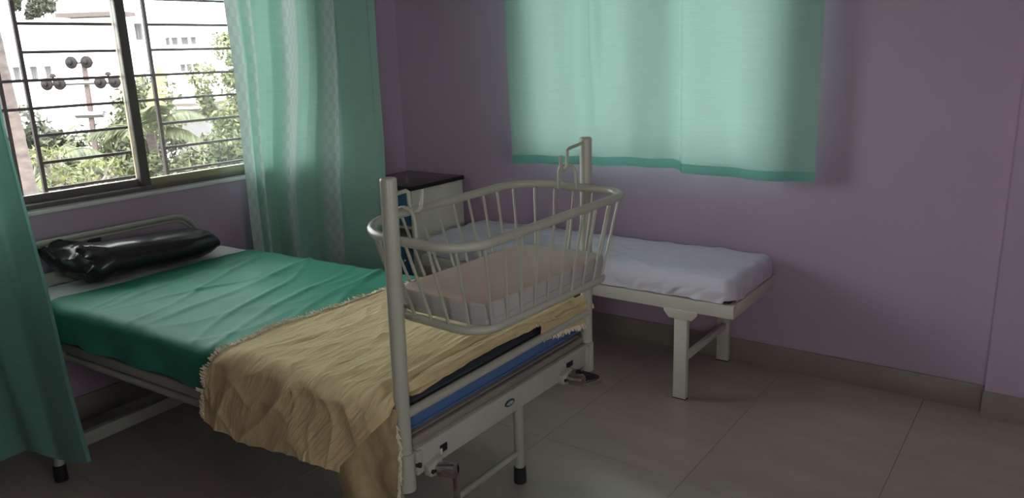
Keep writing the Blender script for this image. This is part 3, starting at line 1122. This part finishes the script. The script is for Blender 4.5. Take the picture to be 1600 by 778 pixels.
bm = B()
bm_grid(bm, 170, 210, blanket)
bl = finish('blanket', bm, MT['yellow'], angle=None)
tag(bl, 'pale yellow woven blanket with a fringed edge spread over the bed foot', 'blanket')


# rolled fold of cloth along the foot edge
def roll(s, t):
    a = -0.425 + 0.87 * t
    lo = lerp_pts(ULO, a) + 0.002
    hgt = (0.020 + 0.016 * smooth(.05, .38, a)) * (0.85 + 0.35 * nz(a * 6, 3)) * smooth(0.0, .06, t) * (1 - 0.75 * smooth(.94, 1.0, t))
    wid = 0.062 + 0.020 * smooth(-.1, .35, a)
    th = PI * (1.12 - 1.12 * s)
    return bp(lo + wid * 0.5 - wid * 0.55 * math.cos(PI - th) * -1 + 0.006 * nz(a * 8, s * 2, 4), a, 0.674 + hgt * math.sin(th) + 0.003 * nz(a * 22, s * 4, 7))


bm = B()
bm_grid(bm, 18, 120, roll)
finish('rolled_edge', bm, MT['yellow'], bl, angle=None)


# flap hanging down behind the near post and the end spilling over at the far foot corner
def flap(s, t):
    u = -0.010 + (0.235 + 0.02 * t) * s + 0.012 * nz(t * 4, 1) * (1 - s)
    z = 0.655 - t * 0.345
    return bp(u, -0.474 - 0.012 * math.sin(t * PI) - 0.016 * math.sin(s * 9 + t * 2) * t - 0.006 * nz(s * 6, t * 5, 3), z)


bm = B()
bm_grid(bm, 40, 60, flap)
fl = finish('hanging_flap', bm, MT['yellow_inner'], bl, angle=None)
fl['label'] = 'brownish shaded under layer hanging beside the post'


def spill(s, t):
    v = 0.455 - 0.30 * t
    a = s * (0.105 - 0.035 * t)
    if a < 0.045:
        return bp(0.028 - a, v, 0.688 - 0.010 * (a / .045) ** 2 + 0.006 * nz(v * 14, a * 20, 2))
    return bp(-0.014 - 0.006 * nz(v * 22, a * 10, 5) + 0.010 * (a - .045) / .06, v + 0.012 * nz(v * 15, a * 9), 0.678 - (a - 0.045) * 1.35)


bm = B()
bm_grid(bm, 26, 60, spill)
finish('folded_end', bm, MT['yellow'], bl, angle=None)

# fringe
bm = B()
rf = random.Random(3)


def tuft(p, dvec, length, r=0.0024):
    q = Vector(p)
    pts = [q]
    side = Vector((rf.uniform(-1, 1), rf.uniform(-1, 1), rf.uniform(-.2, 1.0))) * 0.35
    for k in range(3):
        dd = (Vector(dvec).normalized() + side * (k * 0.55) + Vector((rf.uniform(-.5, .5), rf.uniform(-.5, .5), rf.uniform(-.3, .3)))).normalized()
        q = q + dd * length / 3
        pts.append(q.copy())
    bm_tube(bm, pts, [r, r * 1.25, r, r * 0.45], 5)


for k in range(150):                           # head-side edge
    t = (k + rf.uniform(-.3, .3)) / 150
    p = blanket(1.0, min(1, max(0, t)))
    q = blanket(0.97, min(1, max(0, t)))
    d = (Vector(p) - Vector(q)).normalized() + Vector((0, 0, 0.15))
    tuft(p + Vector((0, 0, 0.002)), d, rf.uniform(0.012, 0.027), 0.0034)
for k in range(46):                            # flap edge beside the post
    t = 0.12 + 0.88 * k / 46
    tuft(flap(0.0, t), (0.6, -0.35, -0.6), rf.uniform(0.014, 0.024))
for k in range(70):                            # far foot corner
    t = k / 70
    tuft(spill(1.0, t), (0.25, 0, -1), rf.uniform(0.014, 0.024), 0.0022)
for k in range(34):                            # foot edge, facing the exposed mattress
    t = (0.50 - (0.05 + 0.20 * k / 34)) / 1.22
    p = blanket(0.0, t)
    tuft(p, (1, -.2, -.3), rf.uniform(0.008, 0.014), 0.002)
fr = finish('fringe', bm, MT['fringe'], bl)
fr['kind'] = 'stuff'

# ------------------------------------------------------------------ black pillow
pil_c = Vector((-3.175, 1.610, 0.673))


def pillow(s, t):
    # s along the length 0..1, t around the section
    y = (s - 0.5) * 0.62
    e = abs(2 * s - 1)
    thick = (0.074 - 0.014 * s) * ((1 - e ** 5.5) ** 0.55 if s < .5 else max(0.50, (1 - e ** 16) ** 0.55))
    wide = 0.132 * (1 - 0.10 * e ** 4) - 0.022 * smooth(.75, 1, s)
    a = 2 * PI * t
    ca, sa = math.cos(a), math.sin(a)
    x = wide * math.copysign(abs(ca) ** 0.72, ca)
    z = thick * math.copysign(abs(sa) ** 0.85, sa)
    left = smooth(0.30, 0.0, s)
    # crumples at the left end
    z += left * (0.034 * (ridge(x * 6 + s * 5, s * 6 - x * 3, 2) - 0.35) + 0.014 * (ridge(x * 11 - s * 8, s * 9, 7) - .3) + 0.004 * nz(x * 18, s * 12, 5))
    z += smooth(0.72, 1.0, s) * 0.007 * nz(x * 18, s * 12, 8)
    z += 0.003 * nz(x * 9, s * 7, 1)
    zc = 0.075 - 0.014 * s
    # the left back corner points up
    lift = smooth(0.32, 0.0, s) * smooth(0.05, -0.14, x)
    zc += 0.052 * lift
    zc -= 0.014 * left * smooth(-0.02, 0.13, x)
    xx = x
    yy = y - 0.040 * lift + 0.035 * left * smooth(0.0, 0.13, x)
    zz = zc + z
    if e > 0.93:
        zz += 0.006 * math.sin(x * 55) * (e - .93) / .07
    return Vector((pil_c.x + xx + 0.04 * (s - .5), pil_c.y + yy, max(pil_c.z + zz, pil_c.z + 0.0015)))


bm = B()
V = bm_grid(bm, 80, 64, pillow)
bm.faces.new([V[-1][j] for j in range(64)])
bmesh.ops.remove_doubles(bm, verts=bm.verts[:], dist=0.0004)
tag(finish('pillow', bm, MT['rexine'], angle=None), 'shiny black vinyl pillow with crumpled end at the bed head', 'pillow')

# ------------------------------------------------------------------ attendant cot
cot = thing('attendant_cot', 'low off-white metal cot along the back wall beneath the short curtain', 'bed', (-1.92, 3.2, 0))
CX0, CX1, CY0, CY1 = -2.79, -1.052, 2.935, 3.482
ZB, ZT = 0.415, 0.472
box('frame_rail', MT['white_paint'], cot, CX0, CX1, CY0, CY0 + 0.03, ZB, ZT, 0.003)
box('frame_rail', MT['white_paint'], cot, CX0, CX1, CY1 - 0.03, CY1, ZB, ZT, 0.003)
box('end_rail', MT['white_paint'], cot, CX1 - 0.03, CX1, CY0 + 0.03, CY1 - 0.03, ZB, ZT, 0.003)
box('end_rail', MT['white_paint'], cot, CX0, CX0 + 0.03, CY0 + 0.03, CY1 - 0.03, ZB, ZT, 0.003)
box('deck', MT['deck'], cot, CX0 + 0.03, CX1 - 0.03, CY0 + 0.03, CY1 - 0.03, ZT - 0.02, ZT - 0.004)
for lx in (-1.288, -2.62):
    for ly0 in (CY0 + 0.004, CY1 - 0.034):
        lg = box('leg', MT['white_paint'], cot, lx - 0.028, lx + 0.032, ly0, ly0 + 0.030, 0.004, ZB, 0.003)
        box('foot_cap', MT['rubber'], lg, lx - 0.028, lx + 0.032, ly0, ly0 + 0.030, 0.0, 0.004)
    for ly in (CY0 + 0.002, CY1 - 0.006):
        bm = B()
        bm_prism(bm, [(lx - 0.075, ZB + 0.004), (lx - 0.075, ZB - 0.010), (lx - 0.050, ZB - 0.038), (lx + 0.054, ZB - 0.038), (lx + 0.079, ZB - 0.010), (lx + 0.079, ZB + 0.004)], 1, ly - 0.004, ly + 0.002, 0.001)
        g = finish('gusset_plate', bm, MT['white_paint'], cot)
    bm = B()
    bm_prism(bm, [(lx - 0.004, 0.20), (lx + 0.018, 0.20), (lx + 0.018, 0.170), (lx - 0.004, 0.170)], 1, CY0 + 0.034, CY1 - 0.034, 0.002)
    finish('leg_brace', bm, MT['white_paint'], cot)
# mattress and tucked sheet
box('cot_mattress_core', MT['cot_foam'], None, CX0 + 0.035, CX1 - 0.028, CY0 + 0.026, CY1 - 0.022, ZT + 0.001, ZT + 0.082, 0.03)
o = bpy.data.objects['cot_mattress_core']
o.name = 'mattress'
tag(o, 'thin dark mattress under the bluish white sheet on the low cot', 'mattress')


def cot_sheet(s, t):
    """arc parameters folded over all four sides of the mattress"""
    hx, hy = (CX1 - CX0) / 2 - 0.012, (CY1 - CY0) / 2 - 0.006
    cx, cy = (CX0 + CX1) / 2 + 0.004, (CY0 + CY1) / 2 + 0.001
    H, r = 0.088, 0.040
    side = H + 0.004

    def fold(a, h):
        q = abs(a) - (h - r)
        sg = 1 if a > 0 else -1
        if q <= 0:
            return a, 0.0
        L = r * PI / 2
        if q < L:
            th = q / r
            return sg * (h - r + r * math.sin(th)), r - r * math.cos(th)
        return sg * (h - 0.0), r + (q - L)
    ax = (s - 0.5) * 2 * (hx - r + r * PI / 2 + side - r)
    ay = (t - 0.5) * 2 * (hy - r + r * PI / 2 + side - r)
    x, dx = fold(ax, hx)
    y, dy = fold(ay, hy)
    # round the vertical corners
    ex, ey = abs(x) - (hx - 0.05), abs(y) - (hy - 0.05)
    if ex > 0 and ey > 0:
        L = math.hypot(ex, ey)
        m = max(ex, ey)
        x = math.copysign(hx - 0.05 + ex * m / L, x)
        y = math.copysign(hy - 0.05 + ey * m / L, y)
    d = max(dx, dy) if min(dx, dy) < 1e-6 else min(H - 0.008, (dx ** 2 + dy ** 2) ** 0.5)
    z = ZT + 0.098 - d
    top = smooth(0.03, 0.0, d)
    w = 0.007 * ridge(x * 3 + y * 5, y * 3, 2) + 0.005 * nz(x * 4, y * 5, 3) + 0.006 * ridge(x * 7 - y * 9, y * 4 + x, 9)
    z += w * top
    if d > 0.02:
        wob = 0.012 * nz(x * 16, d * 22 + x * 5, y * 16) * smooth(0.02, 0.05, d) + 0.007 * ridge(x * 9 + d * 16, d * 8, y * 9) * smooth(.02, .05, d)
        if dy > dx:
            y += math.copysign(wob, y) if y < 0 else 0
        else:
            x += math.copysign(wob * 0.7, x)
        z += 0.008 * nz(x * 9, y * 9, 6) * smooth(.05, .08, d)
    return (cx + x, cy + y, max(z, ZT + 0.0025))


bm = B()
bm_grid(bm, 220, 110, cot_sheet)
tag(finish('bed_sheet', bm, MT['cot_sheet'], angle=None), 'bluish white sheet tucked round the thin mattress of the low cot', 'sheet')

# ------------------------------------------------------------------ bedside locker
lk = thing('bedside_locker', 'white bedside locker with dark top and blue drawer in the corner', 'cabinet', (-3.12, 3.23, 0))
LX0, LX1, LY0, LY1, LZ = -3.335, -2.905, 3.012, 3.448, 0.800
bm = B()
bm_box(bm, LX1 - 0.018, LX1, LY0, LY1, 0.03, LZ, 0.002)
bm_box(bm, LX0, LX0 + 0.018, LY0, LY1, 0.03, LZ, 0.002)
bm_box(bm, LX0 + 0.018, LX1 - 0.018, LY1 - 0.012, LY1, 0.03, LZ)
for z in (0.05, 0.50, 0.58):
    bm_box(bm, LX0 + 0.018, LX1 - 0.018, LY0 + 0.004, LY1 - 0.012, z, z + 0.016)
finish('body', bm, MT['locker_white'], lk)
tp = box('top', MT['locker_top'], lk, LX0 - 0.012, LX1 + 0.008, LY0 - 0.012, LY1 + 0.004, LZ + 0.001, LZ + 0.024, 0.002)
bm = B()
bm_box(bm, LX1 + 0.0078, LX1 + 0.0105, LY0 - 0.012, LY1 + 0.004, LZ + 0.001, LZ + 0.024)
bm_box(bm, LX0 - 0.012, LX1 + 0.0105, LY0 - 0.0148, LY0 - 0.0118, LZ + 0.001, LZ + 0.024)
finish('edge_strip', bm, MT['black'], tp)
dr = box('drawer', MT['locker_blue'], lk, LX0 + 0.020, LX1 - 0.020, LY0 - 0.014, LY0 + 0.003, 0.604, 0.790, 0.003)
tube('knob', MT['chrome'], dr, [(-3.12, LY0 - 0.014, 0.70), (-3.12, LY0 - 0.026, 0.70), (-3.12, LY0 - 0.032, 0.70)], [0.007, 0.012, 0.008], 12)
dr = box('door', MT['locker_blue'], lk, LX0 + 0.020, LX1 - 0.020, LY0 - 0.014, LY0 + 0.003, 0.055, 0.495, 0.003)
tube('knob', MT['chrome'], dr, [(-2.97, LY0 - 0.014, 0.40), (-2.97, LY0 - 0.026, 0.40), (-2.97, LY0 - 0.032, 0.40)], [0.007, 0.012, 0.008], 12)
for x in (LX0 + 0.03, LX1 - 0.03):
    for y in (LY0 + 0.03, LY1 - 0.03):
        tube('foot', MT['rubber'], lk, [(x, y, 0.0), (x, y, 0.034)], [0.016, 0.018], 12)

# ------------------------------------------------------------------ outdoors
ZG = -3.6
struct(box('ground', MT['ground'], None, -120, -3.9, -40, 110, ZG - 0.3, ZG))


def quads_mesh(name, centers, u, v, mat, parent=None):
    """one mesh of small leaf quads; u, v are half-extent vectors (n, 3)"""
    n = len(centers)
    off = Vector((0, 0, 0))
    p = parent
    while p is not None:
        off += p.location
        p = p.parent
    c = centers - np.array(off)
    P = np.stack([c - u, c - v * 0.9, c + u, c + v * 0.9], 1).reshape(-1, 3)
    me = bpy.data.meshes.new(name)
    me.vertices.add(4 * n)
    me.vertices.foreach_set('co', P.astype(np.float32).ravel())
    me.loops.add(4 * n)
    me.loops.foreach_set('vertex_index', np.arange(4 * n, dtype=np.int32))
    me.polygons.add(n)
    me.polygons.foreach_set('loop_start', np.arange(0, 4 * n, 4, dtype=np.int32))
    me.update(calc_edges=True)
    me.validate()
    me.materials.append(mat)
    o = bpy.data.objects.new(name, me)
    COL.objects.link(o)
    o.parent = parent
    return o


def rand_dirs(n):
    d = rng.normal(size=(n, 3))
    return d / np.linalg.norm(d, axis=1)[:, None]


def foliage(parent, c, rad, nclump, nleaf, size, mat):
    cs = rand_dirs(nclump) * rng.uniform(0.35, 0.95, (nclump, 1)) * np.array(rad) + np.array(c)
    cr = rng.uniform(0.16, 0.34, nclump) * min(rad)*1.2
    k = rng.integers(0, nclump, nleaf)
    d = rand_dirs(nleaf)
    pos = cs[k] + d * (cr[k] * rng.uniform(0.55, 1.0, nleaf))[:, None]
    nrm = d + rng.normal(size=(nleaf, 3)) * 0.7 + np.array((0, 0, 0.5))
    nrm /= np.linalg.norm(nrm, axis=1)[:, None]
    a = np.cross(nrm, rand_dirs(nleaf))
    a /= np.linalg.norm(a, axis=1)[:, None]
    b = np.cross(nrm, a)
    sz = size * rng.uniform(0.6, 1.3, nleaf)
    o = quads_mesh('foliage', pos, a * sz[:, None], b * (sz * 0.45)[:, None], mat, parent)
    o['kind'] = 'stuff'
    return cs


def tree(label, base, c, rad, nclump, nleaf, size, mat, group=None, bark='bark', name='leafy_tree', cat='tree'):
    t = thing(name, label, cat, (base[0], base[1], ZG), group)
    cs = foliage(t, c, rad, int(nclump * 1.5), int(nleaf * 2.0), size * 1.1, MT[mat])
    bm = B()
    top = Vector(c) - Vector((0, 0, rad[2] * 0.35))
    b0 = Vector((base[0], base[1], ZG))
    bm_tube(bm, [b0, b0.lerp(top, 0.5) + Vector((0.1, 0.05, 0)), top], [0.16, 0.12, 0.08], 8)
    finish('trunk', bm, MT[bark], t)
    bm = B()
    for q in cs[:9]:
        q = Vector(q)
        s = b0.lerp(top, 0.85)
        bm_tube(bm, [s, s.lerp(q, 0.5) + Vector((0, 0, 0.1)), q], [0.06, 0.04, 0.015], 6)
    finish('branches', bm, MT[bark], t)
    return t


def frond(parent, base, az, elev, length, mat, droop=1.0, n=46, wid=0.34):
    d = Vector((math.cos(az), math.sin(az), 0))
    pts = []
    for k in range(13):
        f = k / 12
        pts.append(Vector(base) + d * (length * f * math.cos(elev) * (1 - 0.12 * f * droop)) + Vector((0, 0, length * (math.sin(elev) * f - 0.55 * droop * f * f))))
    bm = B()
    bm_tube(bm, pts, [0.028 * (1 - 0.8 * k / 12) for k in range(13)], 5)
    fr = finish('frond', bm, mat, parent)
    bm = B()
    for k in range(n):
        f = 0.12 + 0.88 * k / n
        i = min(11, int(f * 12))
        p = pts[i].lerp(pts[i + 1], f * 12 - i)
        tg = (pts[i + 1] - pts[i]).normalized()
        for sgn in (-1, 1):
            sd_ = tg.cross(Vector((0, 0, 1))).normalized() * sgn
            L = wid * length * 0.55 * math.sin(PI * min(1, 0.15 + f * 0.85)) ** 0.6 + 0.08
            dr = (sd_ * 0.8 + tg * 0.55 + Vector((0, 0, -0.35 - rng.uniform(0, .35)))).normalized()
            w = tg * 0.022
            a, m, e = p, p + dr * L * 0.5, p + dr * L + Vector((0, 0, -0.12 * L))
            v = [bm.verts.new(x) for x in (a - w, a + w, m + w * 1.2, e, m - w * 1.2)]
            bm.faces.new(v)
    lf = finish('leaflets', bm, mat, fr, smooth=False)
    lf['kind'] = 'stuff'


# ringed palm trunk just outside
pt = thing('coconut_palm', 'tall ringed palm trunk just outside the window at the left', 'tree', (-7.80, 2.98, ZG))
bm = B()
b0, b1 = Vector((-7.80, 2.98, ZG)), Vector((-9.45, 3.63, 2.75))
pts, rs = [], []
for k in range(121):
    f = k / 120
    pts.append(b0.lerp(b1, f) + Vector((0.05 * math.sin(f * 5), 0.04 * math.sin(f * 4), 0)))
    rs.append((0.105 - 0.035 * f) * (1 + 0.07 * (1 if k % 6 == 0 else 0) + 0.02 * rng.uniform(-1, 1)))
bm_tube(bm, pts, rs, 16)
finish('trunk', bm, MT['bark_palm'], pt, angle=60)
for k in range(9):
    frond(pt, b1, k * 0.7 + 0.2, 0.75 - 0.1 * (k % 3), 2.6, MT['frond'])

# utility pole with disc insulators
up_ = thing('utility_pole', 'rusty steel utility pole with two cross arms of disc insulators', 'utility pole', (-17.05, 7.98, ZG))
pb, ptp = Vector((-16.9, 7.87, ZG)), Vector((-18.0, 8.56, 1.69))
bm = B()
bm_tube(bm, [pb, ptp], [0.085, 0.062], 4)
finish('pole', bm, MT['pole_steel'], up_)
AX = Vector((0.805, 0.593, 0)).normalized()


def ptc(z):
    return pb.lerp(ptp, (z - pb.z) / (ptp.z - pb.z))


def arm(z, a0, a1, r=0.04):
    c = ptc(z) + Vector((0.07, -0.09, 0))
    return tube('cross_arm', MT['galv'], up_, [c + AX * a0, c + AX * a1], r, 4), c


def disc(c, off):
    p = c + AX * off
    ax = Vector((0.5, -0.78, 0.05)).normalized()
    o = tube('insulator', MT['insulator'], up_, [p, p + ax * 0.02, p + ax * 0.05, p + ax * 0.07, p + ax * 0.075, p + ax * 0.13, p + ax * 0.15], [0.05, 0.135, 0.135, 0.10, 0.06, 0.055, 0.02], 16)
    tube('clamp', MT['galv'], o, [p - ax * 0.18, p + ax * 0.02], 0.025, 6)


a_, c_ = arm(1.185, -0.85, 0.72)
for off in (-0.80, -0.52, 0.38, 0.70):
    disc(c_, off)
for off in (-0.66, 0.56):
    p = c_ + AX * off
    o = tube('pin_insulator', MT['insulator'], up_, [p + Vector((0, 0, .04)), p + Vector((0, 0, .14)), p + Vector((0, 0, .16)), p + Vector((0, 0, .22))], [0.02, 0.02, 0.075, 0.04], 10)
c2 = ptc(1.63) + Vector((0.07, -0.09, 0))
for off in (-0.20, 0.14):
    disc(c2, off)
tube('cross_arm', MT['galv'], up_, [c2 + AX * -0.26, c2 + AX * 0.22], 0.03, 4)
arm(0.50, -0.28, 0.34, 0.07)
tube('stay', MT['galv'], up_, [c_ + AX * -0.45, ptc(0.55) + Vector((.05, -.06, 0))], 0.018, 5)
for z, a0, a1, nm in ((0.30, -16, 22, 'power_line'),):
    c = ptc(z)
    pts = [c + AX * (a0 + (a1 - a0) * k / 16) + Vector((0, 0, -1.2 * (1 - (2 * k / 16 - 1) ** 2) + 0.9)) for k in range(17)]

# trees (crown centre, radii)
tree('mid green leafy tree behind the insulator pole', (-19.2, 10.2, 0), (-18.9, 9.9, -0.55), (1.7, 1.7, 1.75), 26, 4600, 0.085, 'leaf_a', 'trees outside the window')
tree('yellow green bushy tree low beside the pole foot', (-13.7, 6.5, 0), (-13.6, 6.35, -1.05), (1.25, 1.15, 0.95), 24, 4200, 0.060, 'leaf_b', 'trees outside the window')
tree('dull grey green tree behind the palm trunk', (-21.0, 7.7, 0), (-20.8, 7.7, -0.6), (1.9, 1.4, 1.55), 22, 3600, 0.10, 'leaf_c', 'trees outside the window')
tree('tall pale green tree beside the right curtain edge', (-18.6, 13.3, 0), (-18.4, 12.9, 0.55), (1.25, 1.35, 2.0), 26, 4600, 0.075, 'leaf_b', 'trees outside the window')
tree('dense green tree just right of the window mullion', (-15.2, 8.4, 0), (-14.9, 8.3, -1.25), (1.5, 1.2, 1.05), 26, 4600, 0.065, 'leaf_a', 'trees outside the window')
tree('pale green shrub under the right window pane', (-12.6, 8.2, 0), (-12.4, 8.1, -1.25), (1.2, 1.1, 0.75), 22, 3800, 0.055, 'leaf_b', 'trees outside the window')
tree('green tree behind the white shed roof', (-30.0, 20.0, 0), (-30.0, 19.6, -1.7), (2.6, 2.0, 1.3), 20, 3200, 0.10, 'leaf_a', 'trees outside the window')
tree('small dark green tree top showing above the large white building', (-66.5, 28.8, 0), (-66.5, 28.8, 6.7), (1.7, 1.7, 2.2), 14, 900, 0.24, 'leaf_c', 'trees outside the window')
tree('broad green tree below the far white flats', (-16.6, 11.4, 0), (-16.4, 11.2, -1.0), (1.1, 1.1, 0.95), 22, 3400, 0.07, 'leaf_a', 'trees outside the window')

# bare branched frangipani
fp = thing('frangipani_tree', 'bare pale branched frangipani between palm trunk and pole', 'tree', (-13.1, 5.45, ZG))
bm = B()
rb = random.Random(5)
tips = []


def branch(p, d, L, r, dep):
    q = p + d * L
    bm_tube(bm, [p, p.lerp(q, .5) + Vector((rb.uniform(-.02, .02), rb.uniform(-.02, .02), 0)), q], [r, r * .9, r * .8], 6)
    if dep == 0:
        tips.append(q)
        return
    for k in range(3):
        nd = (d + Vector((rb.uniform(-.9, .9), rb.uniform(-.9, .9), rb.uniform(0.0, .6)))).normalized()
        branch(q, nd, L * rb.uniform(.62, .85), r * .72, dep - 1)


branch(Vector((-13.1, 5.45, ZG)), Vector((0, 0, 1)), 2.0, 0.09, 0)
branch(Vector((-13.1, 5.45, ZG + 2.0)), Vector((0.02, 0.02, 1)), 0.62, 0.062, 4)
finish('branches', bm, MT['pale_bark'], fp)
tp_ = np.array([list(t) for t in tips])
rep = np.repeat(tp_, 7, axis=0) + rng.normal(size=(len(tp_) * 7, 3)) * 0.05
a = rand_dirs(len(rep)) * 0.085
b = np.cross(a, rand_dirs(len(rep)))
o = quads_mesh('foliage', rep, a, b * 0.35, MT['leaf_b'], fp)
o['kind'] = 'stuff'

# coconut palms
pl = thing('coconut_palm', 'coconut palm with arching fronds right of the mullion', 'tree', (-16.3, 9.0, ZG))
tube('trunk', MT['bark_palm'], pl, [(-16.3, 9.0, ZG), (-16.1, 8.9, -1.0), (-15.95, 8.7, 0.15)], [0.14, 0.11, 0.09], 10)
for k, (az, el, ln, mm) in enumerate(((0.64, 0.75, 1.9, 'frond'), (0.55, 0.35, 1.5, 'frond'), (2.6, 0.9, 1.7, 'frond'), (-2.2, 0.5, 1.6, 'frond'), (1.6, 1.32, 1.7, 'frond_y'), (-0.9, 0.6, 1.5, 'frond'), (3.5, 0.4, 1.6, 'frond'), (0.0, 1.15, 1.5, 'frond'))):
    frond(pl, (-15.95, 8.7, 0.15), az, el, ln, MT[mm], droop=1.0 if mm == 'frond' else .35)
pl = thing('coconut_palm', 'low coconut palm between the palm trunk and the pole', 'tree', (-15.9, 6.6, ZG))
tube('trunk', MT['bark_palm'], pl, [(-15.9, 6.6, ZG), (-15.8, 6.55, -1.2), (-15.75, 6.5, -0.3)], [0.14, 0.11, 0.09], 10)
for k in range(9):
    frond(pl, (-15.75, 6.5, -0.3), k * 0.72, 0.75 if k % 2 else 0.4, 1.6, MT['frond'], droop=1.0)

# shed roofs
for (lab, x0, x1, y0, y1, z, sl) in (('pale metal shed roof at the foot of the palm trunk', -12.4, -9.4, 3.6, 6.6, -0.93, 0.10), ('white metal shed roof low beside the right curtain', -23.5, -20.5, 13.4, 16.8, -1.45, 0.12)):
    sh = thing('shed', lab, 'shed', ((x0 + x1) / 2, (y0 + y1) / 2, ZG))
    box('wall', MT['bld_cream'], sh, x0 + .15, x1 - .15, y0 + .15, y1 - .15, ZG, z - 0.10)
    bm = B()
    nC = 60

    def rf_(s, t):
        return (x0 + (x1 - x0) * t, y0 + (y1 - y0) * s, z + sl * (0.5 - t) * (x1 - x0) * 0.5 * (-1) + 0.018 * math.sin(s * nC * PI))
    bm_grid(bm, nC * 3, 2, rf_)
    bmesh.ops.solidify(bm, geom=bm.faces[:], thickness=0.012)
    finish('corrugated_roof', bm, MT['sheet_roof'], sh)


# buildings, each turned to face the window: local x to the right as seen, local y towards the viewer
class House:
    def __init__(self, label, c, ang, wall_mat):
        self.o = thing('apartment_building', label, 'building', (c[0], c[1], ZG))
        self.o.rotation_euler = (0, 0, ang)
        self.m = wall_mat

    def part(self, name, mat, x0, x1, y0, y1, z0, z1, parent=None):
        bm = B()
        bm_box(bm, x0, x1, y0, y1, z0 - ZG, z1 - ZG)
        ob = finish(name, bm, MT[mat], None, smooth=False)
        ob.parent = parent or self.o
        if parent:
            ob.location = ob.location - parent.location
        return ob

    def window(self, x, z, w, h, y, kind='frame', bars=2, parent=None):
        f = self.part('window', 'bld_frame', x, x + w, y, y + 0.06, z, z + h)
        g = 0.06
        n = bars
        for k in range(n):
            a = x + g + (w - g) * k / n
            b = x + (w - g) * (k + 1) / n
            self.part('pane', 'bld_glass' if kind == 'frame' else 'bld_frame', a, b, y + 0.055, y + 0.075, z + g, z + h - g, parent=f)
        self.part('sunshade', self.m, x - 0.15, x + w + 0.15, y - 0.02, y + 0.35, z + h + 0.02, z + h + 0.10)
        return f


ANG = math.radians(36.5)
CA, SA = math.cos(ANG), math.sin(ANG)


def to_local(c, P):
    d = (P[0] - c[0], P[1] - c[1])
    return (d[0] * CA + d[1] * SA, -d[0] * SA + d[1] * CA)


# large white building at the left: faces the viewer, front plane y = 0 (viewer on -y): use mirrored y
hA = House('large white building with brown eave behind the pole', (-37.5, 17.8, 0), ANG + PI, 'bld_white')
# local +y now points to the viewer, local +x to the left as seen
hA.part('wall', 'bld_white', -1.95, 10, -1.9, 0.0, ZG, 3.70)
hA.part('stair_tower', 'bld_white', -3.0, -1.95, -2.2, -1.5, ZG, 7.5)
hA.part('eave', 'bld_slab', -2.5, 0.42, -0.5, 0.9, 3.72, 3.90)
hA.part('parapet', 'bld_white', -1.95, 0.42, -1.9, -1.0, 3.9, 4.6)
hA.part('roof_ledge', 'bld_peach', 1.30, 2.25, -1.0, -0.6, 3.70, 3.82)
for x in (1.53, 2.20, 3.0):
    hA.window(x, 0.98, 0.26, 0.65, 0.0, bars=2)
hA.window(-2.26, 2.70, 0.55, 0.75, -1.5, bars=3)
hA.part('cornice', 'bld_white', -3.0, -1.95, -1.5, -1.2, 1.35, 1.5)

hC = House('pale block of flats with a window row and peach balcony', (-42.8, 26.2, 0), ANG + PI, 'bld_white')
hC.part('wall', 'bld_white', -6.5, 4.2, -9, 0.0, ZG, 4.2)
hC.part('roof_slab', 'bld_white', -6.8, 4.5, -9, 0.5, 4.2, 4.4)
for x, w in ((0.80, .40), (0.32, .32), (-0.28, .36), (-0.74, .26)):
    hC.window(x, 2.62, w, 0.40, 0.0)
hC.part('balcony_canopy', 'bld_peach', -0.8, 0.5, 0.0, 0.5, 1.60, 1.74)
for x in (-0.66, -0.28, 0.10):
    hC.window(x, 1.08, 0.24, 0.42, 0.0)
hC.part('balcony_slab', 'bld_white', -0.9, 0.6, 0.0, 0.6, 0.72, 0.82)
for k in range(9):
    hC.part('baluster', 'bld_white', -0.85 + k * 0.17, -0.82 + k * 0.17, 0.52, 0.56, 0.82, 1.10)

hD = House('small grey roofed outbuilding between palm and pale tree', (-26.2, 15.9, 0), ANG + PI, 'bld_cream')
hD.part('wall', 'bld_frame', -0.65, 0.55, -2, 0.0, ZG, 0.05)
hD.part('roof', 'bld_slab', -0.85, 0.75, -2.2, 0.25, 0.05, 0.14)
hD.window(-0.45, -0.45, 0.8, 0.38, 0.0, bars=3)
